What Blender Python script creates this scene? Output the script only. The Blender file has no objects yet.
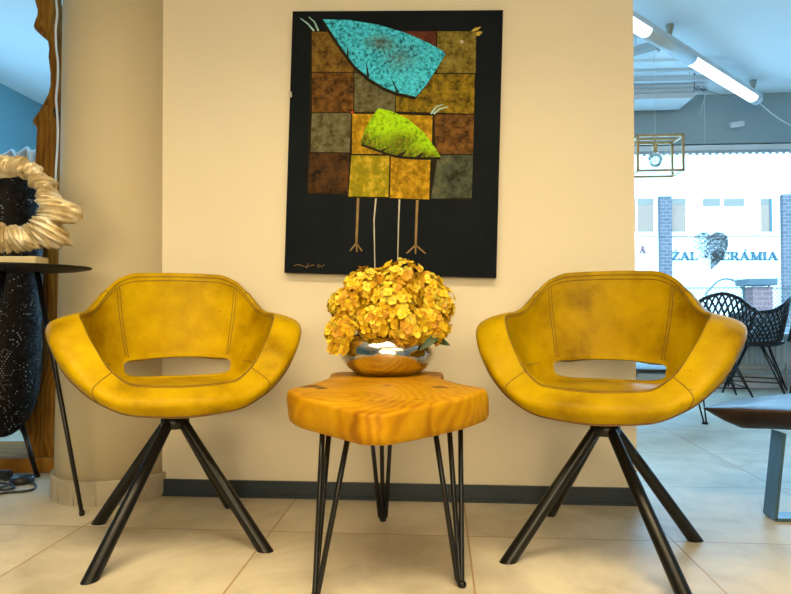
import bpy, math, random
from math import sin, cos, pi, radians, sqrt, atan2
from mathutils import Vector, Matrix, noise

random.seed(7)
S = bpy.context.scene
COL = S.collection

# ------------------------------------------------------------------ camera
F_PX, EYE, YAW, PITCH = 625.0, 0.66, radians(4.05), radians(1.24)
CAM = Vector((0.0, -2.19, EYE))
cam_data = bpy.data.cameras.new('camera')
cam_data.sensor_width = 36.0
cam_data.lens = 36.0 * F_PX / 791.0
cam_data.clip_start = 0.02
cam = bpy.data.objects.new('camera', cam_data)
COL.objects.link(cam)
cam.location = CAM
cam.rotation_euler = (pi / 2 + PITCH, 0, YAW)
S.camera = cam
CR = cam.rotation_euler.to_matrix()
FWD = Vector((-sin(YAW), cos(YAW), 0))
RGT = Vector((cos(YAW), sin(YAW), 0))

# ------------------------------------------------------------------ world, lights, exposure
S.view_settings.view_transform = 'Standard'
S.view_settings.look = 'None'
S.view_settings.gamma = 1.0
S.view_settings.use_curve_mapping = False
S.view_settings.exposure = 0.0
W = bpy.data.worlds.new('sky')
S.world = W
W.use_nodes = True
bg = W.node_tree.nodes['Background']
bg.inputs[0].default_value = (0.30, 0.645, 1.0, 1)
bg.inputs[1].default_value = 8.8


def light(name, kind, loc, target, energy, color, **kw):
    d = bpy.data.lights.new(name, kind)
    d.energy = energy
    d.color = color
    for k, v in kw.items():
        setattr(d, k, v)
    o = bpy.data.objects.new(name, d)
    COL.objects.link(o)
    o.location = loc
    v = Vector(target) - Vector(loc)
    o.rotation_euler = v.to_track_quat('-Z', 'Y').to_euler()
    return o


WARM = (1.0, 0.78, 0.44)
sun = light('sun', 'SUN', (0, -8, 12), (0, 0, 2.0), 2.0, (0.93, 0.97, 1.0), angle=radians(2))
# warm ceiling panels over the front of the showroom, and the window as the daylight portal
light('ceiling_panel_light', 'AREA', (-0.9, -1.8, 2.5), (-0.90, -1.6, 0.0), 28, WARM, shape='RECTANGLE', size=1.4, size_y=0.5, spread=radians(120))
light('ceiling_panel_light', 'AREA', (0.45, -1.8, 2.5), (0.45, -1.6, 0.0), 27, WARM, shape='RECTANGLE', size=1.4, size_y=0.5, spread=radians(120))
light('ceiling_panel_light', 'AREA', (0.25, -3.4, 2.45), (-0.05, -0.2, 0.45), 8, WARM, shape='RECTANGLE', size=1.3, size_y=0.7)
light('ceiling_panel_light', 'AREA', (1.5, -3.2, 2.45), (0.2, -0.2, 0.4), 6, WARM, shape='RECTANGLE', size=1.3, size_y=0.7, spread=radians(90))
light('rear_fill_light', 'AREA', (-0.15, -4.9, 1.35), (-0.35, 0, 0.7), 20.5, WARM, shape='RECTANGLE', size=3.0, size_y=1.8, spread=radians(62))  # added warm fill from behind the camera, where the wall has no window
portal = light('window_daylight', 'AREA', (1.08, 3.62, 1.3), (1.08, 0, 1.3), 1, (1, 1, 1), shape='RECTANGLE', size=8.0, size_y=1.8)
portal.data.cycles.is_portal = True
portal = light('window_daylight', 'AREA', (-3.85, 1.65, 1.5), (0, 1.65, 1.5), 1, (1, 1, 1), shape='RECTANGLE', size=1.6, size_y=1.3)  # daylight portal for the added left window
portal.data.cycles.is_portal = True


# ------------------------------------------------------------------ pixel rays
def ray(px, py):
    return (CR @ Vector(((px - 395.5) / F_PX, (297.0 - py) / F_PX, -1.0)))


def on_z(px, py, z):
    r = ray(px, py)
    return CAM + r * ((z - CAM.z) / r.z)


def on_y(px, py, y):
    r = ray(px, py)
    return CAM + r * ((y - CAM.y) / r.y)


def at(px, py, depth):
    r = ray(px, py)
    return CAM + r * (depth / r.dot(FWD))


# ------------------------------------------------------------------ helpers
class MB:
    def __init__(self):
        self.v, self.f, self.m, self.s = [], [], [], []

    def add(self, verts, faces, mat=0, smooth=True):
        n = len(self.v)
        self.v += [tuple(p) for p in verts]
        for f in faces:
            self.f.append(tuple(i + n for i in f))
            self.m.append(mat)
            self.s.append(smooth)

    def box(self, lo, hi, mat=0, M=None):
        x0, y0, z0 = lo
        x1, y1, z1 = hi
        vs = [Vector(p) for p in ((x0, y0, z0), (x1, y0, z0), (x1, y1, z0), (x0, y1, z0), (x0, y0, z1), (x1, y0, z1), (x1, y1, z1), (x0, y1, z1))]
        if M is not None:
            vs = [M @ p for p in vs]
        self.add(vs, [(0, 3, 2, 1), (4, 5, 6, 7), (0, 1, 5, 4), (1, 2, 6, 5), (2, 3, 7, 6), (3, 0, 4, 7)], mat, False)

    def rbox(self, lo, hi, r=0.01, mat=0, M=None):
        """box with chamfered vertical and horizontal edges"""
        x0, y0, z0 = lo
        x1, y1, z1 = hi
        def ring(z, k):
            a, b, c, d = x0 + k, x1 - k, y0 + k, y1 - k
            e = r
            return [(a + e, c, z), (b - e, c, z), (b, c + e, z), (b, d - e, z), (b - e, d, z), (a + e, d, z), (a, d - e, z), (a, c + e, z)]
        rows = [ring(z0, r), ring(z0 + r, 0), ring(z1 - r, 0), ring(z1, r)]
        vs = [Vector(p) for q in rows for p in q]
        if M is not None:
            vs = [M @ p for p in vs]
        fs = []
        for j in range(3):
            for i in range(8):
                fs.append((j * 8 + i, j * 8 + (i + 1) % 8, (j + 1) * 8 + (i + 1) % 8, (j + 1) * 8 + i))
        fs += [tuple(range(7, -1, -1)), tuple(range(24, 32))]
        self.add(vs, fs, mat, False)

    def tube(self, pts, rad, n=8, mat=0, closed=False, cap=True):
        pts = [Vector(p) for p in pts]
        if not hasattr(rad, '__len__'):
            rad = [rad] * len(pts)
        m = len(pts)
        up = None
        vs, fs = [], []
        for i, p in enumerate(pts):
            a = pts[(i - 1) % m] if (closed or i > 0) else p
            b = pts[(i + 1) % m] if (closed or i < m - 1) else p
            t = (b - a)
            t = t.normalized() if t.length > 1e-9 else Vector((0, 0, 1))
            if up is None:
                up = t.orthogonal().normalized()
            else:
                up = up - t * up.dot(t)
                up = up.normalized() if up.length > 1e-6 else t.orthogonal().normalized()
            w = t.cross(up)
            for k in range(n):
                an = 2 * pi * k / n
                vs.append(p + (up * cos(an) + w * sin(an)) * rad[i])
        for i in range(m if closed else m - 1):
            j = (i + 1) % m
            for k in range(n):
                fs.append((i * n + k, i * n + (k + 1) % n, j * n + (k + 1) % n, j * n + k))
        if cap and not closed:
            fs.append(tuple(range(n - 1, -1, -1)))
            fs.append(tuple((m - 1) * n + k for k in range(n)))
        self.add(vs, fs, mat)

    def lathe(self, prof, n=32, mat=0, M=None, smooth=True):
        """prof: list of (r, z); revolved about z"""
        vs, fs = [], []
        for (r, z) in prof:
            for k in range(n):
                a = 2 * pi * k / n
                p = Vector((r * cos(a), r * sin(a), z))
                vs.append(M @ p if M is not None else p)
        for i in range(len(prof) - 1):
            for k in range(n):
                fs.append((i * n + k, i * n + (k + 1) % n, (i + 1) * n + (k + 1) % n, (i + 1) * n + k))
        if prof[0][0] > 1e-6:
            fs.append(tuple(range(n - 1, -1, -1)))
        if prof[-1][0] > 1e-6:
            fs.append(tuple((len(prof) - 1) * n + k for k in range(n)))
        self.add(vs, fs, mat, smooth)

    def grid(self, rows, mat=0, close_u=False, smooth=True, flip=False):
        """rows: list of equal-length point lists"""
        n = len(rows[0])
        vs = [p for r in rows for p in r]
        fs = []
        for j in range(len(rows) - 1):
            for i in range(n if close_u else n - 1):
                q = (j * n + i, j * n + (i + 1) % n, (j + 1) * n + (i + 1) % n, (j + 1) * n + i)
                fs.append(q[::-1] if flip else q)
        self.add(vs, fs, mat, smooth)

    def build(self, name, mats, parent=None, loc=None):
        me = bpy.data.meshes.new(name)
        me.from_pydata(self.v, [], self.f)
        if not isinstance(mats, (list, tuple)):
            mats = [mats]
        for m in mats:
            me.materials.append(m)
        me.polygons.foreach_set('material_index', self.m)
        me.polygons.foreach_set('use_smooth', self.s)
        me.update()
        o = bpy.data.objects.new(name, me)
        COL.objects.link(o)
        if parent is not None:
            o.parent = parent
        if loc is not None:
            o.location = loc
        return o


def tag(o, label=None, cat=None, group=None, kind=None):
    if label: o['label'] = label
    if cat: o['category'] = cat
    if group: o['group'] = group
    if kind: o['kind'] = kind
    return o


def thing(name, label, cat, loc=(0, 0, 0), rz=0.0, group=None):
    o = bpy.data.objects.new(name, None)
    o.empty_display_size = 0.1
    COL.objects.link(o)
    o.location = loc
    o.rotation_euler = (0, 0, rz)
    return tag(o, label, cat, group)


def struct(name, mb, mat):
    return tag(mb.build(name, mat), kind='structure')


def lin(c):
    return tuple((x / 12.92 if x <= 0.04045 else ((x + 0.055) / 1.055) ** 2.4) for x in (v / 255.0 for v in c))


def mat(name, color, rough=0.5, metal=0.0, spec=0.5, **kw):
    m = bpy.data.materials.new(name)
    m.use_nodes = True
    b = m.node_tree.nodes['Principled BSDF']
    b.inputs['Base Color'].default_value = (*color, 1)
    b.inputs['Roughness'].default_value = rough
    b.inputs['Metallic'].default_value = metal
    b.inputs['Specular IOR Level'].default_value = spec
    for k, v in kw.items():
        b.inputs[k.replace('_', ' ')].default_value = v
    return m


def nodes(m):
    nt = m.node_tree
    return nt, nt.nodes, nt.links, nt.nodes['Principled BSDF']


def noise_mat(name, stops, scale=8.0, detail=6.0, rough=0.5, metal=0.0, spec=0.5, bump=0.0, bscale=None, stretch=(1, 1, 1), distort=0.0, rough_var=0.0):
    """colour ramp over 3D noise"""
    m = mat(name, stops[0][1], rough, metal, spec)
    nt, N, L, b = nodes(m)
    tc = N.new('ShaderNodeTexCoord')
    mp = N.new('ShaderNodeMapping')
    mp.inputs['Scale'].default_value = stretch
    L.new(tc.outputs['Object'], mp.inputs['Vector'])
    nz = N.new('ShaderNodeTexNoise')
    nz.inputs['Scale'].default_value = scale
    nz.inputs['Detail'].default_value = detail
    nz.inputs['Distortion'].default_value = distort
    L.new(mp.outputs[0], nz.inputs['Vector'])
    cr = N.new('ShaderNodeValToRGB')
    el = cr.color_ramp.elements
    while len(el) < len(stops):
        el.new(0.5)
    for e, (p, c) in zip(el, stops):
        e.position = p
        e.color = (*c, 1)
    L.new(nz.outputs['Fac'], cr.inputs[0])
    L.new(cr.outputs[0], b.inputs['Base Color'])
    if rough_var:
        mr = N.new('ShaderNodeMapRange')
        mr.inputs['From Min'].default_value = 0.3
        mr.inputs['From Max'].default_value = 0.7
        mr.inputs['To Min'].default_value = rough - rough_var
        mr.inputs['To Max'].default_value = rough + rough_var
        L.new(nz.outputs['Fac'], mr.inputs['Value'])
        L.new(mr.outputs[0], b.inputs['Roughness'])
    if bump:
        n2 = N.new('ShaderNodeTexNoise')
        n2.inputs['Scale'].default_value = bscale or scale * 5
        n2.inputs['Detail'].default_value = 4
        L.new(mp.outputs[0], n2.inputs['Vector'])
        bp = N.new('ShaderNodeBump')
        bp.inputs['Strength'].default_value = bump
        bp.inputs['Distance'].default_value = 0.01
        L.new(n2.outputs['Fac'], bp.inputs['Height'])
        L.new(bp.outputs[0], b.inputs['Normal'])
    return m


def brick_mat(name, c1, c2, mortar, bw, bh, rough=0.8):
    m = mat(name, c1, rough)
    nt, N, L, b = nodes(m)
    tc = N.new('ShaderNodeTexCoord')
    sp = N.new('ShaderNodeSeparateXYZ')
    cb = N.new('ShaderNodeCombineXYZ')
    L.new(tc.outputs['Object'], sp.inputs[0])
    L.new(sp.outputs['X'], cb.inputs['X'])
    L.new(sp.outputs['Z'], cb.inputs['Y'])
    br = N.new('ShaderNodeTexBrick')
    br.inputs['Color1'].default_value = (*c1, 1)
    br.inputs['Color2'].default_value = (*c2, 1)
    br.inputs['Mortar'].default_value = (*mortar, 1)
    br.inputs['Scale'].default_value = 1.0
    br.inputs['Brick Width'].default_value = bw
    br.inputs['Row Height'].default_value = bh
    br.inputs['Mortar Size'].default_value = bh * 0.07
    L.new(cb.outputs[0], br.inputs['Vector'])
    L.new(br.outputs['Color'], b.inputs['Base Color'])
    return m


def smooth(t):
    t = max(0.0, min(1.0, t))
    return t * t * (3 - 2 * t)


def interp(keys, x):
    """monotone-ish cubic through sorted (x, y) keys"""
    n = len(keys)
    if x <= keys[0][0]: return keys[0][1]
    if x >= keys[-1][0]: return keys[-1][1]
    def slope(i):
        if i == 0 or i == n - 1: return 0.0
        d0 = (keys[i][1] - keys[i - 1][1]) / (keys[i][0] - keys[i - 1][0])
        d1 = (keys[i + 1][1] - keys[i][1]) / (keys[i + 1][0] - keys[i][0])
        if d0 * d1 <= 0: return 0.0
        return 2 * d0 * d1 / (d0 + d1)
    for i in range(n - 1):
        if x <= keys[i + 1][0]:
            h = keys[i + 1][0] - keys[i][0]
            t = (x - keys[i][0]) / h
            m0, m1 = slope(i) * h, slope(i + 1) * h
            y0, y1 = keys[i][1], keys[i + 1][1]
            return (2*t**3 - 3*t*t + 1)*y0 + (t**3 - 2*t*t + t)*m0 + (-2*t**3 + 3*t*t)*y1 + (t**3 - t*t)*m1


# ------------------------------------------------------------------ materials
M = {}
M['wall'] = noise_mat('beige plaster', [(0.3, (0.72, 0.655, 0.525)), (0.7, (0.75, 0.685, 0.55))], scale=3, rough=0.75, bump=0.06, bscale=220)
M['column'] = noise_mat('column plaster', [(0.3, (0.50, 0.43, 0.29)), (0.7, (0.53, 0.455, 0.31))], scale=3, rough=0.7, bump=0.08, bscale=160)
M['white_wall'] = noise_mat('pale wall paint', [(0.3, (0.74, 0.77, 0.78)), (0.7, (0.78, 0.80, 0.81))], scale=2, rough=0.8)
M['header'] = noise_mat('grey wall paint', [(0.3, (0.34, 0.43, 0.46)), (0.7, (0.37, 0.46, 0.49))], scale=2, rough=0.8)
M['ceiling'] = noise_mat('ceiling paint', [(0.3, (0.82, 0.85, 0.86)), (0.7, (0.85, 0.88, 0.89))], scale=1.5, rough=0.85)
M['blue_wall'] = noise_mat('blue wall paint', [(0.3, (0.15, 0.34, 0.42)), (0.7, (0.17, 0.37, 0.45))], scale=2, rough=0.7)
M['skirting'] = noise_mat('slate skirting', [(0.3, (0.012, 0.025, 0.040)), (0.7, (0.017, 0.031, 0.047))], scale=20, rough=0.45)
M['black_metal'] = noise_mat('satin black metal', [(0.3, (0.005, 0.005, 0.0055)), (0.7, (0.008, 0.008, 0.0085))], scale=30, rough=0.30, spec=0.35)
M['black_plastic'] = noise_mat('black plastic', [(0.3, (0.012, 0.013, 0.015)), (0.7, (0.018, 0.019, 0.021))], scale=30, rough=0.45)
M['white_metal'] = noise_mat('white metal', [(0.3, (0.78, 0.80, 0.82)), (0.7, (0.82, 0.84, 0.85))], scale=20, rough=0.4)
M['grey_metal'] = noise_mat('aluminium', [(0.3, (0.45, 0.50, 0.54)), (0.7, (0.52, 0.56, 0.60))], scale=20, rough=0.4, metal=0.3)
M['fixture_pale'] = noise_mat('pale grey trim', [(0.3, (0.60, 0.63, 0.64)), (0.7, (0.66, 0.68, 0.69))], scale=20, rough=0.5)
M['brass'] = noise_mat('brushed brass', [(0.3, (0.55, 0.38, 0.18)), (0.7, (0.65, 0.45, 0.22))], scale=30, rough=0.35, metal=0.7)


def floor_material():
    m = mat('stone floor tiles', (0.4, 0.38, 0.34), 0.3)
    nt, N, L, b = nodes(m)
    tc = N.new('ShaderNodeTexCoord')
    sp = N.new('ShaderNodeSeparateXYZ')
    L.new(tc.outputs['Object'], sp.inputs[0])

    def math_(op, a, bb=None, c=None):
        n = N.new('ShaderNodeMath')
        n.operation = op
        for i, v in enumerate((a, bb, c)):
            if v is None: continue
            if isinstance(v, (int, float)): n.inputs[i].default_value = v
            else: L.new(v, n.inputs[i])
        return n.outputs[0]
    dist = []
    cells = []
    for axis, off, size in (('X', 0.081, 0.585), ('Y', -0.337, 0.572)):
        u = math_('DIVIDE', math_('SUBTRACT', sp.outputs[axis], off), size)
        fr = math_('FRACT', u)
        cells.append(math_('FLOOR', u))
        d = math_('MULTIPLY', math_('SUBTRACT', 0.5, math_('ABSOLUTE', math_('SUBTRACT', fr, 0.5))), size)
        dist.append(d)
    dmin = math_('MINIMUM', dist[0], dist[1])
    g = math_('LESS_THAN', dmin, 0.0024)
    wn = N.new('ShaderNodeTexWhiteNoise')
    cb = N.new('ShaderNodeCombineXYZ')
    L.new(cells[0], cb.inputs[0]); L.new(cells[1], cb.inputs[1])
    L.new(cb.outputs[0], wn.inputs['Vector'])
    va = N.new('ShaderNodeVectorMath'); va.operation = 'ADD'
    vs = N.new('ShaderNodeVectorMath'); vs.operation = 'SCALE'; vs.inputs['Scale'].default_value = 7.0
    L.new(wn.outputs['Color'], vs.inputs[0])
    L.new(tc.outputs['Object'], va.inputs[0]); L.new(vs.outputs[0], va.inputs[1])
    n1 = N.new('ShaderNodeTexNoise'); n1.inputs['Scale'].default_value = 3.2; n1.inputs['Detail'].default_value = 8; n1.inputs['Roughness'].default_value = 0.62; n1.inputs['Distortion'].default_value = 0.6
    L.new(va.outputs[0], n1.inputs['Vector'])
    cr = N.new('ShaderNodeValToRGB')
    cr.color_ramp.elements[0].position = 0.28; cr.color_ramp.elements[0].color = (0.40, 0.345, 0.235, 1)
    cr.color_ramp.elements[1].position = 0.72; cr.color_ramp.elements[1].color = (0.74, 0.675, 0.53, 1)
    e = cr.color_ramp.elements.new(0.5); e.color = (0.59, 0.535, 0.42, 1)
    L.new(n1.outputs['Fac'], cr.inputs[0])
    mx = N.new('ShaderNodeMix'); mx.data_type = 'RGBA'
    L.new(g, mx.inputs['Factor']); L.new(cr.outputs[0], mx.inputs['A'])
    mx.inputs['B'].default_value = (0.38, 0.25, 0.13, 1)
    L.new(mx.outputs['Result'], b.inputs['Base Color'])
    mr = N.new('ShaderNodeMapRange'); mr.inputs['To Min'].default_value = 0.34; mr.inputs['To Max'].default_value = 0.50; b.inputs['Specular IOR Level'].default_value = 0.3
    L.new(n1.outputs['Fac'], mr.inputs['Value'])
    L.new(mr.outputs[0], b.inputs['Roughness'])
    bp = N.new('ShaderNodeBump'); bp.inputs['Strength'].default_value = 0.25; bp.inputs['Distance'].default_value = 0.002; bp.invert = True
    L.new(g, bp.inputs['Height']); L.new(bp.outputs[0], b.inputs['Normal'])
    return m


M['floor'] = floor_material()


def leather_material(name='mustard leather', seed=0.0, tone=1.0):
    m = mat(name, (0.4, 0.24, 0.02), 0.4)
    nt, N, L, b = nodes(m)
    tc = N.new('ShaderNodeTexCoord')
    mp = N.new('ShaderNodeMapping'); mp.inputs['Location'].default_value = (seed, seed * 1.7, seed * 0.3)
    L.new(tc.outputs['Object'], mp.inputs['Vector'])
    n1 = N.new('ShaderNodeTexNoise'); n1.inputs['Scale'].default_value = 7; n1.inputs['Detail'].default_value = 7; n1.inputs['Roughness'].default_value = 0.6
    L.new(mp.outputs[0], n1.inputs['Vector'])
    cr = N.new('ShaderNodeValToRGB')
    el = cr.color_ramp.elements
    el[0].position = 0.28; el[0].color = (0.24, 0.132, 0.0, 1)
    el[1].position = 0.72; el[1].color = (0.62, 0.41, 0.0, 1)
    e = el.new(0.48); e.color = (0.46, 0.287, 0.0, 1)
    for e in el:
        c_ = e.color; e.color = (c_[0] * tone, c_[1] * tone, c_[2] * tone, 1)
    L.new(n1.outputs['Fac'], cr.inputs[0])
    # small scuffs
    n2 = N.new('ShaderNodeTexNoise'); n2.inputs['Scale'].default_value = 34; n2.inputs['Detail'].default_value = 3
    mp2 = N.new('ShaderNodeMapping'); mp2.inputs['Scale'].default_value = (1, 1, 2.6); mp2.inputs['Rotation'].default_value = (0, 0.6, 0.4)
    L.new(mp.outputs[0], mp2.inputs['Vector']); L.new(mp2.outputs[0], n2.inputs['Vector'])
    c2 = N.new('ShaderNodeValToRGB')
    c2.color_ramp.elements[0].position = 0.69; c2.color_ramp.elements[0].color = (0, 0, 0, 1)
    c2.color_ramp.elements[1].position = 0.80; c2.color_ramp.elements[1].color = (0.7, 0.7, 0.7, 1)
    L.new(n2.outputs['Fac'], c2.inputs[0])
    mx = N.new('ShaderNodeMix'); mx.data_type = 'RGBA'
    L.new(c2.outputs[0], mx.inputs['Factor']); L.new(cr.outputs[0], mx.inputs['A'])
    mx.inputs['B'].default_value = (0.15, 0.065, 0.002, 1)
    L.new(mx.outputs['Result'], b.inputs['Base Color'])
    mr = N.new('ShaderNodeMapRange'); mr.inputs['To Min'].default_value = 0.33; mr.inputs['To Max'].default_value = 0.52
    L.new(n1.outputs['Fac'], mr.inputs['Value']); L.new(mr.outputs[0], b.inputs['Roughness'])
    n3 = N.new('ShaderNodeTexNoise'); n3.inputs['Scale'].default_value = 300; n3.inputs['Detail'].default_value = 2
    n4 = N.new('ShaderNodeTexNoise'); n4.inputs['Scale'].default_value = 9; n4.inputs['Detail'].default_value = 3
    L.new(mp.outputs[0], n3.inputs['Vector']); L.new(mp.outputs[0], n4.inputs['Vector'])
    b1 = N.new('ShaderNodeBump'); b1.inputs['Strength'].default_value = 0.10; b1.inputs['Distance'].default_value = 0.002
    b2 = N.new('ShaderNodeBump'); b2.inputs['Strength'].default_value = 0.25; b2.inputs['Distance'].default_value = 0.02
    L.new(n3.outputs['Fac'], b1.inputs['Height']); L.new(n4.outputs['Fac'], b2.inputs['Height'])
    L.new(b2.outputs[0], b1.inputs['Normal']); L.new(b1.outputs[0], b.inputs['Normal'])
    b.inputs['Specular IOR Level'].default_value = 0.09
    return m


def wood_material(name, c_dark, c_mid, c_light, rings=9.0, rough=0.38, knot=None, axis_scale=(1, 1, 1)):
    m = mat(name, c_mid, rough)
    nt, N, L, b = nodes(m)
    tc = N.new('ShaderNodeTexCoord')
    mp = N.new('ShaderNodeMapping'); mp.inputs['Scale'].default_value = axis_scale
    L.new(tc.outputs['Object'], mp.inputs['Vector'])
    nz = N.new('ShaderNodeTexNoise'); nz.inputs['Scale'].default_value = 3.0; nz.inputs['Detail'].default_value = 3
    L.new(mp.outputs[0], nz.inputs['Vector'])
    va = N.new('ShaderNodeVectorMath'); va.operation = 'MULTIPLY_ADD'
    va.inputs[1].default_value = (0.30, 0.30, 0.30)
    L.new(nz.outputs['Color'], va.inputs[0]); L.new(mp.outputs[0], va.inputs[2])
    wv = N.new('ShaderNodeTexWave'); wv.wave_type = 'RINGS'; wv.rings_direction = 'Z'
    wv.inputs['Scale'].default_value = rings; wv.inputs['Distortion'].default_value = 4.0; wv.inputs['Detail'].default_value = 4; wv.inputs['Detail Scale'].default_value = 1.4
    L.new(va.outputs[0], wv.inputs['Vector'])
    n2 = N.new('ShaderNodeTexNoise'); n2.inputs['Scale'].default_value = 5.0; n2.inputs['Detail'].default_value = 8; n2.inputs['Distortion'].default_value = 1.0
    L.new(mp.outputs[0], n2.inputs['Vector'])
    ad = N.new('ShaderNodeMix'); ad.data_type = 'FLOAT'; ad.inputs['Factor'].default_value = 0.84
    L.new(wv.outputs['Fac'], ad.inputs['A']); L.new(n2.outputs['Fac'], ad.inputs['B'])
    cr = N.new('ShaderNodeValToRGB'); el = cr.color_ramp.elements
    el[0].position = 0.25; el[0].color = (*c_dark, 1)
    el[1].position = 0.75; el[1].color = (*c_light, 1)
    e = el.new(0.47); e.color = (*c_mid, 1)
    L.new(ad.outputs['Result'], cr.inputs[0])
    out = cr.outputs[0]
    if knot:
        n3 = N.new('ShaderNodeTexNoise'); n3.inputs['Scale'].default_value = 6.5; n3.inputs['Detail'].default_value = 5; n3.inputs['Distortion'].default_value = 0.8
        mp3 = N.new('ShaderNodeMapping'); mp3.inputs['Location'].default_value = (3.1, 0.4, 1.7); mp3.inputs['Scale'].default_value = (1, 1.6, 1)
        L.new(tc.outputs['Object'], mp3.inputs['Vector']); L.new(mp3.outputs[0], n3.inputs['Vector'])
        c3 = N.new('ShaderNodeValToRGB')
        c3.color_ramp.elements[0].position = 0.64; c3.color_ramp.elements[0].color = (0, 0, 0, 1)
        c3.color_ramp.elements[1].position = 0.72; c3.color_ramp.elements[1].color = (0.9, 0.9, 0.9, 1)
        L.new(n3.outputs['Fac'], c3.inputs[0])
        mx = N.new('ShaderNodeMix'); mx.data_type = 'RGBA'
        L.new(c3.outputs[0], mx.inputs['Factor']); L.new(out, mx.inputs['A']); mx.inputs['B'].default_value = (*knot, 1)
        out = mx.outputs['Result']
    L.new(out, b.inputs['Base Color'])
    b.inputs['Specular IOR Level'].default_value = 0.13
    bp = N.new('ShaderNodeBump'); bp.inputs['Strength'].default_value = 0.18; bp.inputs['Distance'].default_value = 0.004
    L.new(ad.outputs['Result'], bp.inputs['Height']); L.new(bp.outputs[0], b.inputs['Normal'])
    return m


M['slab'] = wood_material('honey wood', (0.25, 0.085, 0.002), (0.455, 0.212, 0.001), (0.60, 0.335, 0.006), rings=11, knot=(0.09, 0.03, 0.008), rough=0.5)
M['driftwood'] = wood_material('driftwood', (0.045, 0.015, 0.003), (0.21, 0.088, 0.010), (0.36, 0.175, 0.025), rings=7, rough=0.7, knot=(0.05, 0.02, 0.006), axis_scale=(2.2, 2.2, 0.5))
M['plank'] = wood_material('brown plank', (0.16, 0.06, 0.008), (0.30, 0.13, 0.018), (0.42, 0.20, 0.035), rings=5, rough=0.6, axis_scale=(0.3, 1, 1))
M['dark_wood'] = wood_material('dark walnut', (0.012, 0.007, 0.005), (0.030, 0.018, 0.013), (0.062, 0.036, 0.025), rings=6, rough=0.3, axis_scale=(0.4, 1, 1))

for n_ in M['driftwood'].node_tree.nodes:
    if n_.type == 'BUMP':
        n_.inputs['Strength'].default_value = .6; n_.inputs['Distance'].default_value = .02
M['black_matte'] = noise_mat('matt black metal', [(0.3, (0.004, 0.004, 0.0045)), (0.7, (0.007, 0.007, 0.0075))], scale=30, rough=0.5, spec=0.15)

# ------------------------------------------------------------------ room shell
CEIL, FAR = 2.54, 3.40
XL, XR, YB = -3.62, 5.25, -5.0
mb = MB(); mb.box((XL - .2, YB - .2, -0.1), (XR + .2, FAR + .2, 0.0)); struct('floor', mb, M['floor'])
mb = MB(); mb.box((XL - .2, YB - .2, CEIL), (XR + .2, FAR + .2, CEIL + 0.15)); struct('ceiling', mb, M['ceiling'])
mb = MB()
mb.box((XL - .2, YB, 0), (XL, .9, CEIL)); mb.box((XL - .2, 2.4, 0), (XL, FAR, CEIL))
mb.box((XL - .2, .9, 0), (XL, 2.4, 1.15)); mb.box((XL - .2, .9, 2.0), (XL, 2.4, CEIL))
struct('wall_left', mb, M['blue_wall'])
mb = MB()
for (y0, y1, z0, z1) in ((.9, .95, 1.15, 2.0), (2.35, 2.4, 1.15, 2.0), (.95, 2.35, 1.15, 1.2), (.95, 2.35, 1.95, 2.0)):
    mb.box((XL - .12, y0, z0), (XL - .06, y1, z1))
win_added = struct('window_added', mb, M['white_metal'])  # unseen window added so that daylight brightens the left ceiling
mb = MB(); mb.box((XR, YB, 0), (XR + .2, FAR, CEIL)); struct('wall_right', mb, M['white_wall'])
mb = MB(); mb.box((XL - .2, YB - .2, 0), (XR + .2, YB, CEIL)); struct('wall_rear', mb, M['wall'])

# window wall: solid left piece, header, sill wall
WX0, WX1, SILL, HEAD = -2.9, 5.05, 0.44, 2.11
mb = MB()
mb.box((XL, FAR, 0), (WX0, FAR + .2, CEIL))
mb.box((WX1, FAR, 0), (XR, FAR + .2, CEIL))
mb.box((WX0, FAR, 0), (WX1, FAR + .2, SILL))
struct('wall_front', mb, M['white_wall'])
mb = MB(); mb.box((WX0, FAR - .01, HEAD), (WX1, FAR + .2, CEIL)); struct('wall_header', mb, M['header'])
mb = MB(); mb.rbox((WX0, FAR - .10, SILL), (WX1, FAR + .03, SILL + .03), .006); struct('trim_1', mb, M['white_metal'])
mb = MB(); mb.box((WX0, FAR - .022, 0.0), (WX1, FAR, 0.06)); struct('baseboard_front', mb, M['white_metal'])
mb = MB(); mb.box((WX0, FAR - .05, 0.115), (WX1, FAR, 0.155)); struct('trim_2', mb, M['grey_metal'])

# window frame + glass
wf = MB()
wf.box((WX0, FAR + .04, HEAD - .05), (WX1, FAR + .10, HEAD))
wf.box((WX0, FAR + .04, SILL + .03), (WX1, FAR + .10, SILL + .075))
for x in (WX0, -0.9, 1.15, WX1 - .05):
    wf.box((x, FAR + .04, SILL + .075), (x + .05, FAR + .10, HEAD - .05))
win = struct('window_1', wf, M['white_metal'])
glass = bpy.data.materials.new('window glass')
glass.use_nodes = True
nt = glass.node_tree
nt.nodes.clear()
o_ = nt.nodes.new('ShaderNodeOutputMaterial')
tr = nt.nodes.new('ShaderNodeBsdfTransparent'); tr.inputs[0].default_value = (0.96, 0.985, 0.99, 1)
gl = nt.nodes.new('ShaderNodeBsdfGlossy'); gl.inputs['Roughness'].default_value = 0.02
mxs = nt.nodes.new('ShaderNodeMixShader'); mxs.inputs[0].default_value = 0.05
nt.links.new(tr.outputs[0], mxs.inputs[1]); nt.links.new(gl.outputs[0], mxs.inputs[2]); nt.links.new(mxs.outputs[0], o_.inputs[0])
gm = MB(); gm.box((WX0 + .05, FAR + .066, SILL + .075), (-0.9, FAR + .072, HEAD - .05)); gm.box((-0.85, FAR + .066, SILL + .075), (1.15, FAR + .072, HEAD - .05)); gm.box((1.20, FAR + .066, SILL + .075), (WX1 - .05, FAR + .072, HEAD - .05))
gm.build('window_pane', glass, win)
gm = MB(); gm.box((XL - .092, .95, 1.2), (XL - .086, 2.35, 1.95)); gm.build('window_pane', glass, win_added)
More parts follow.
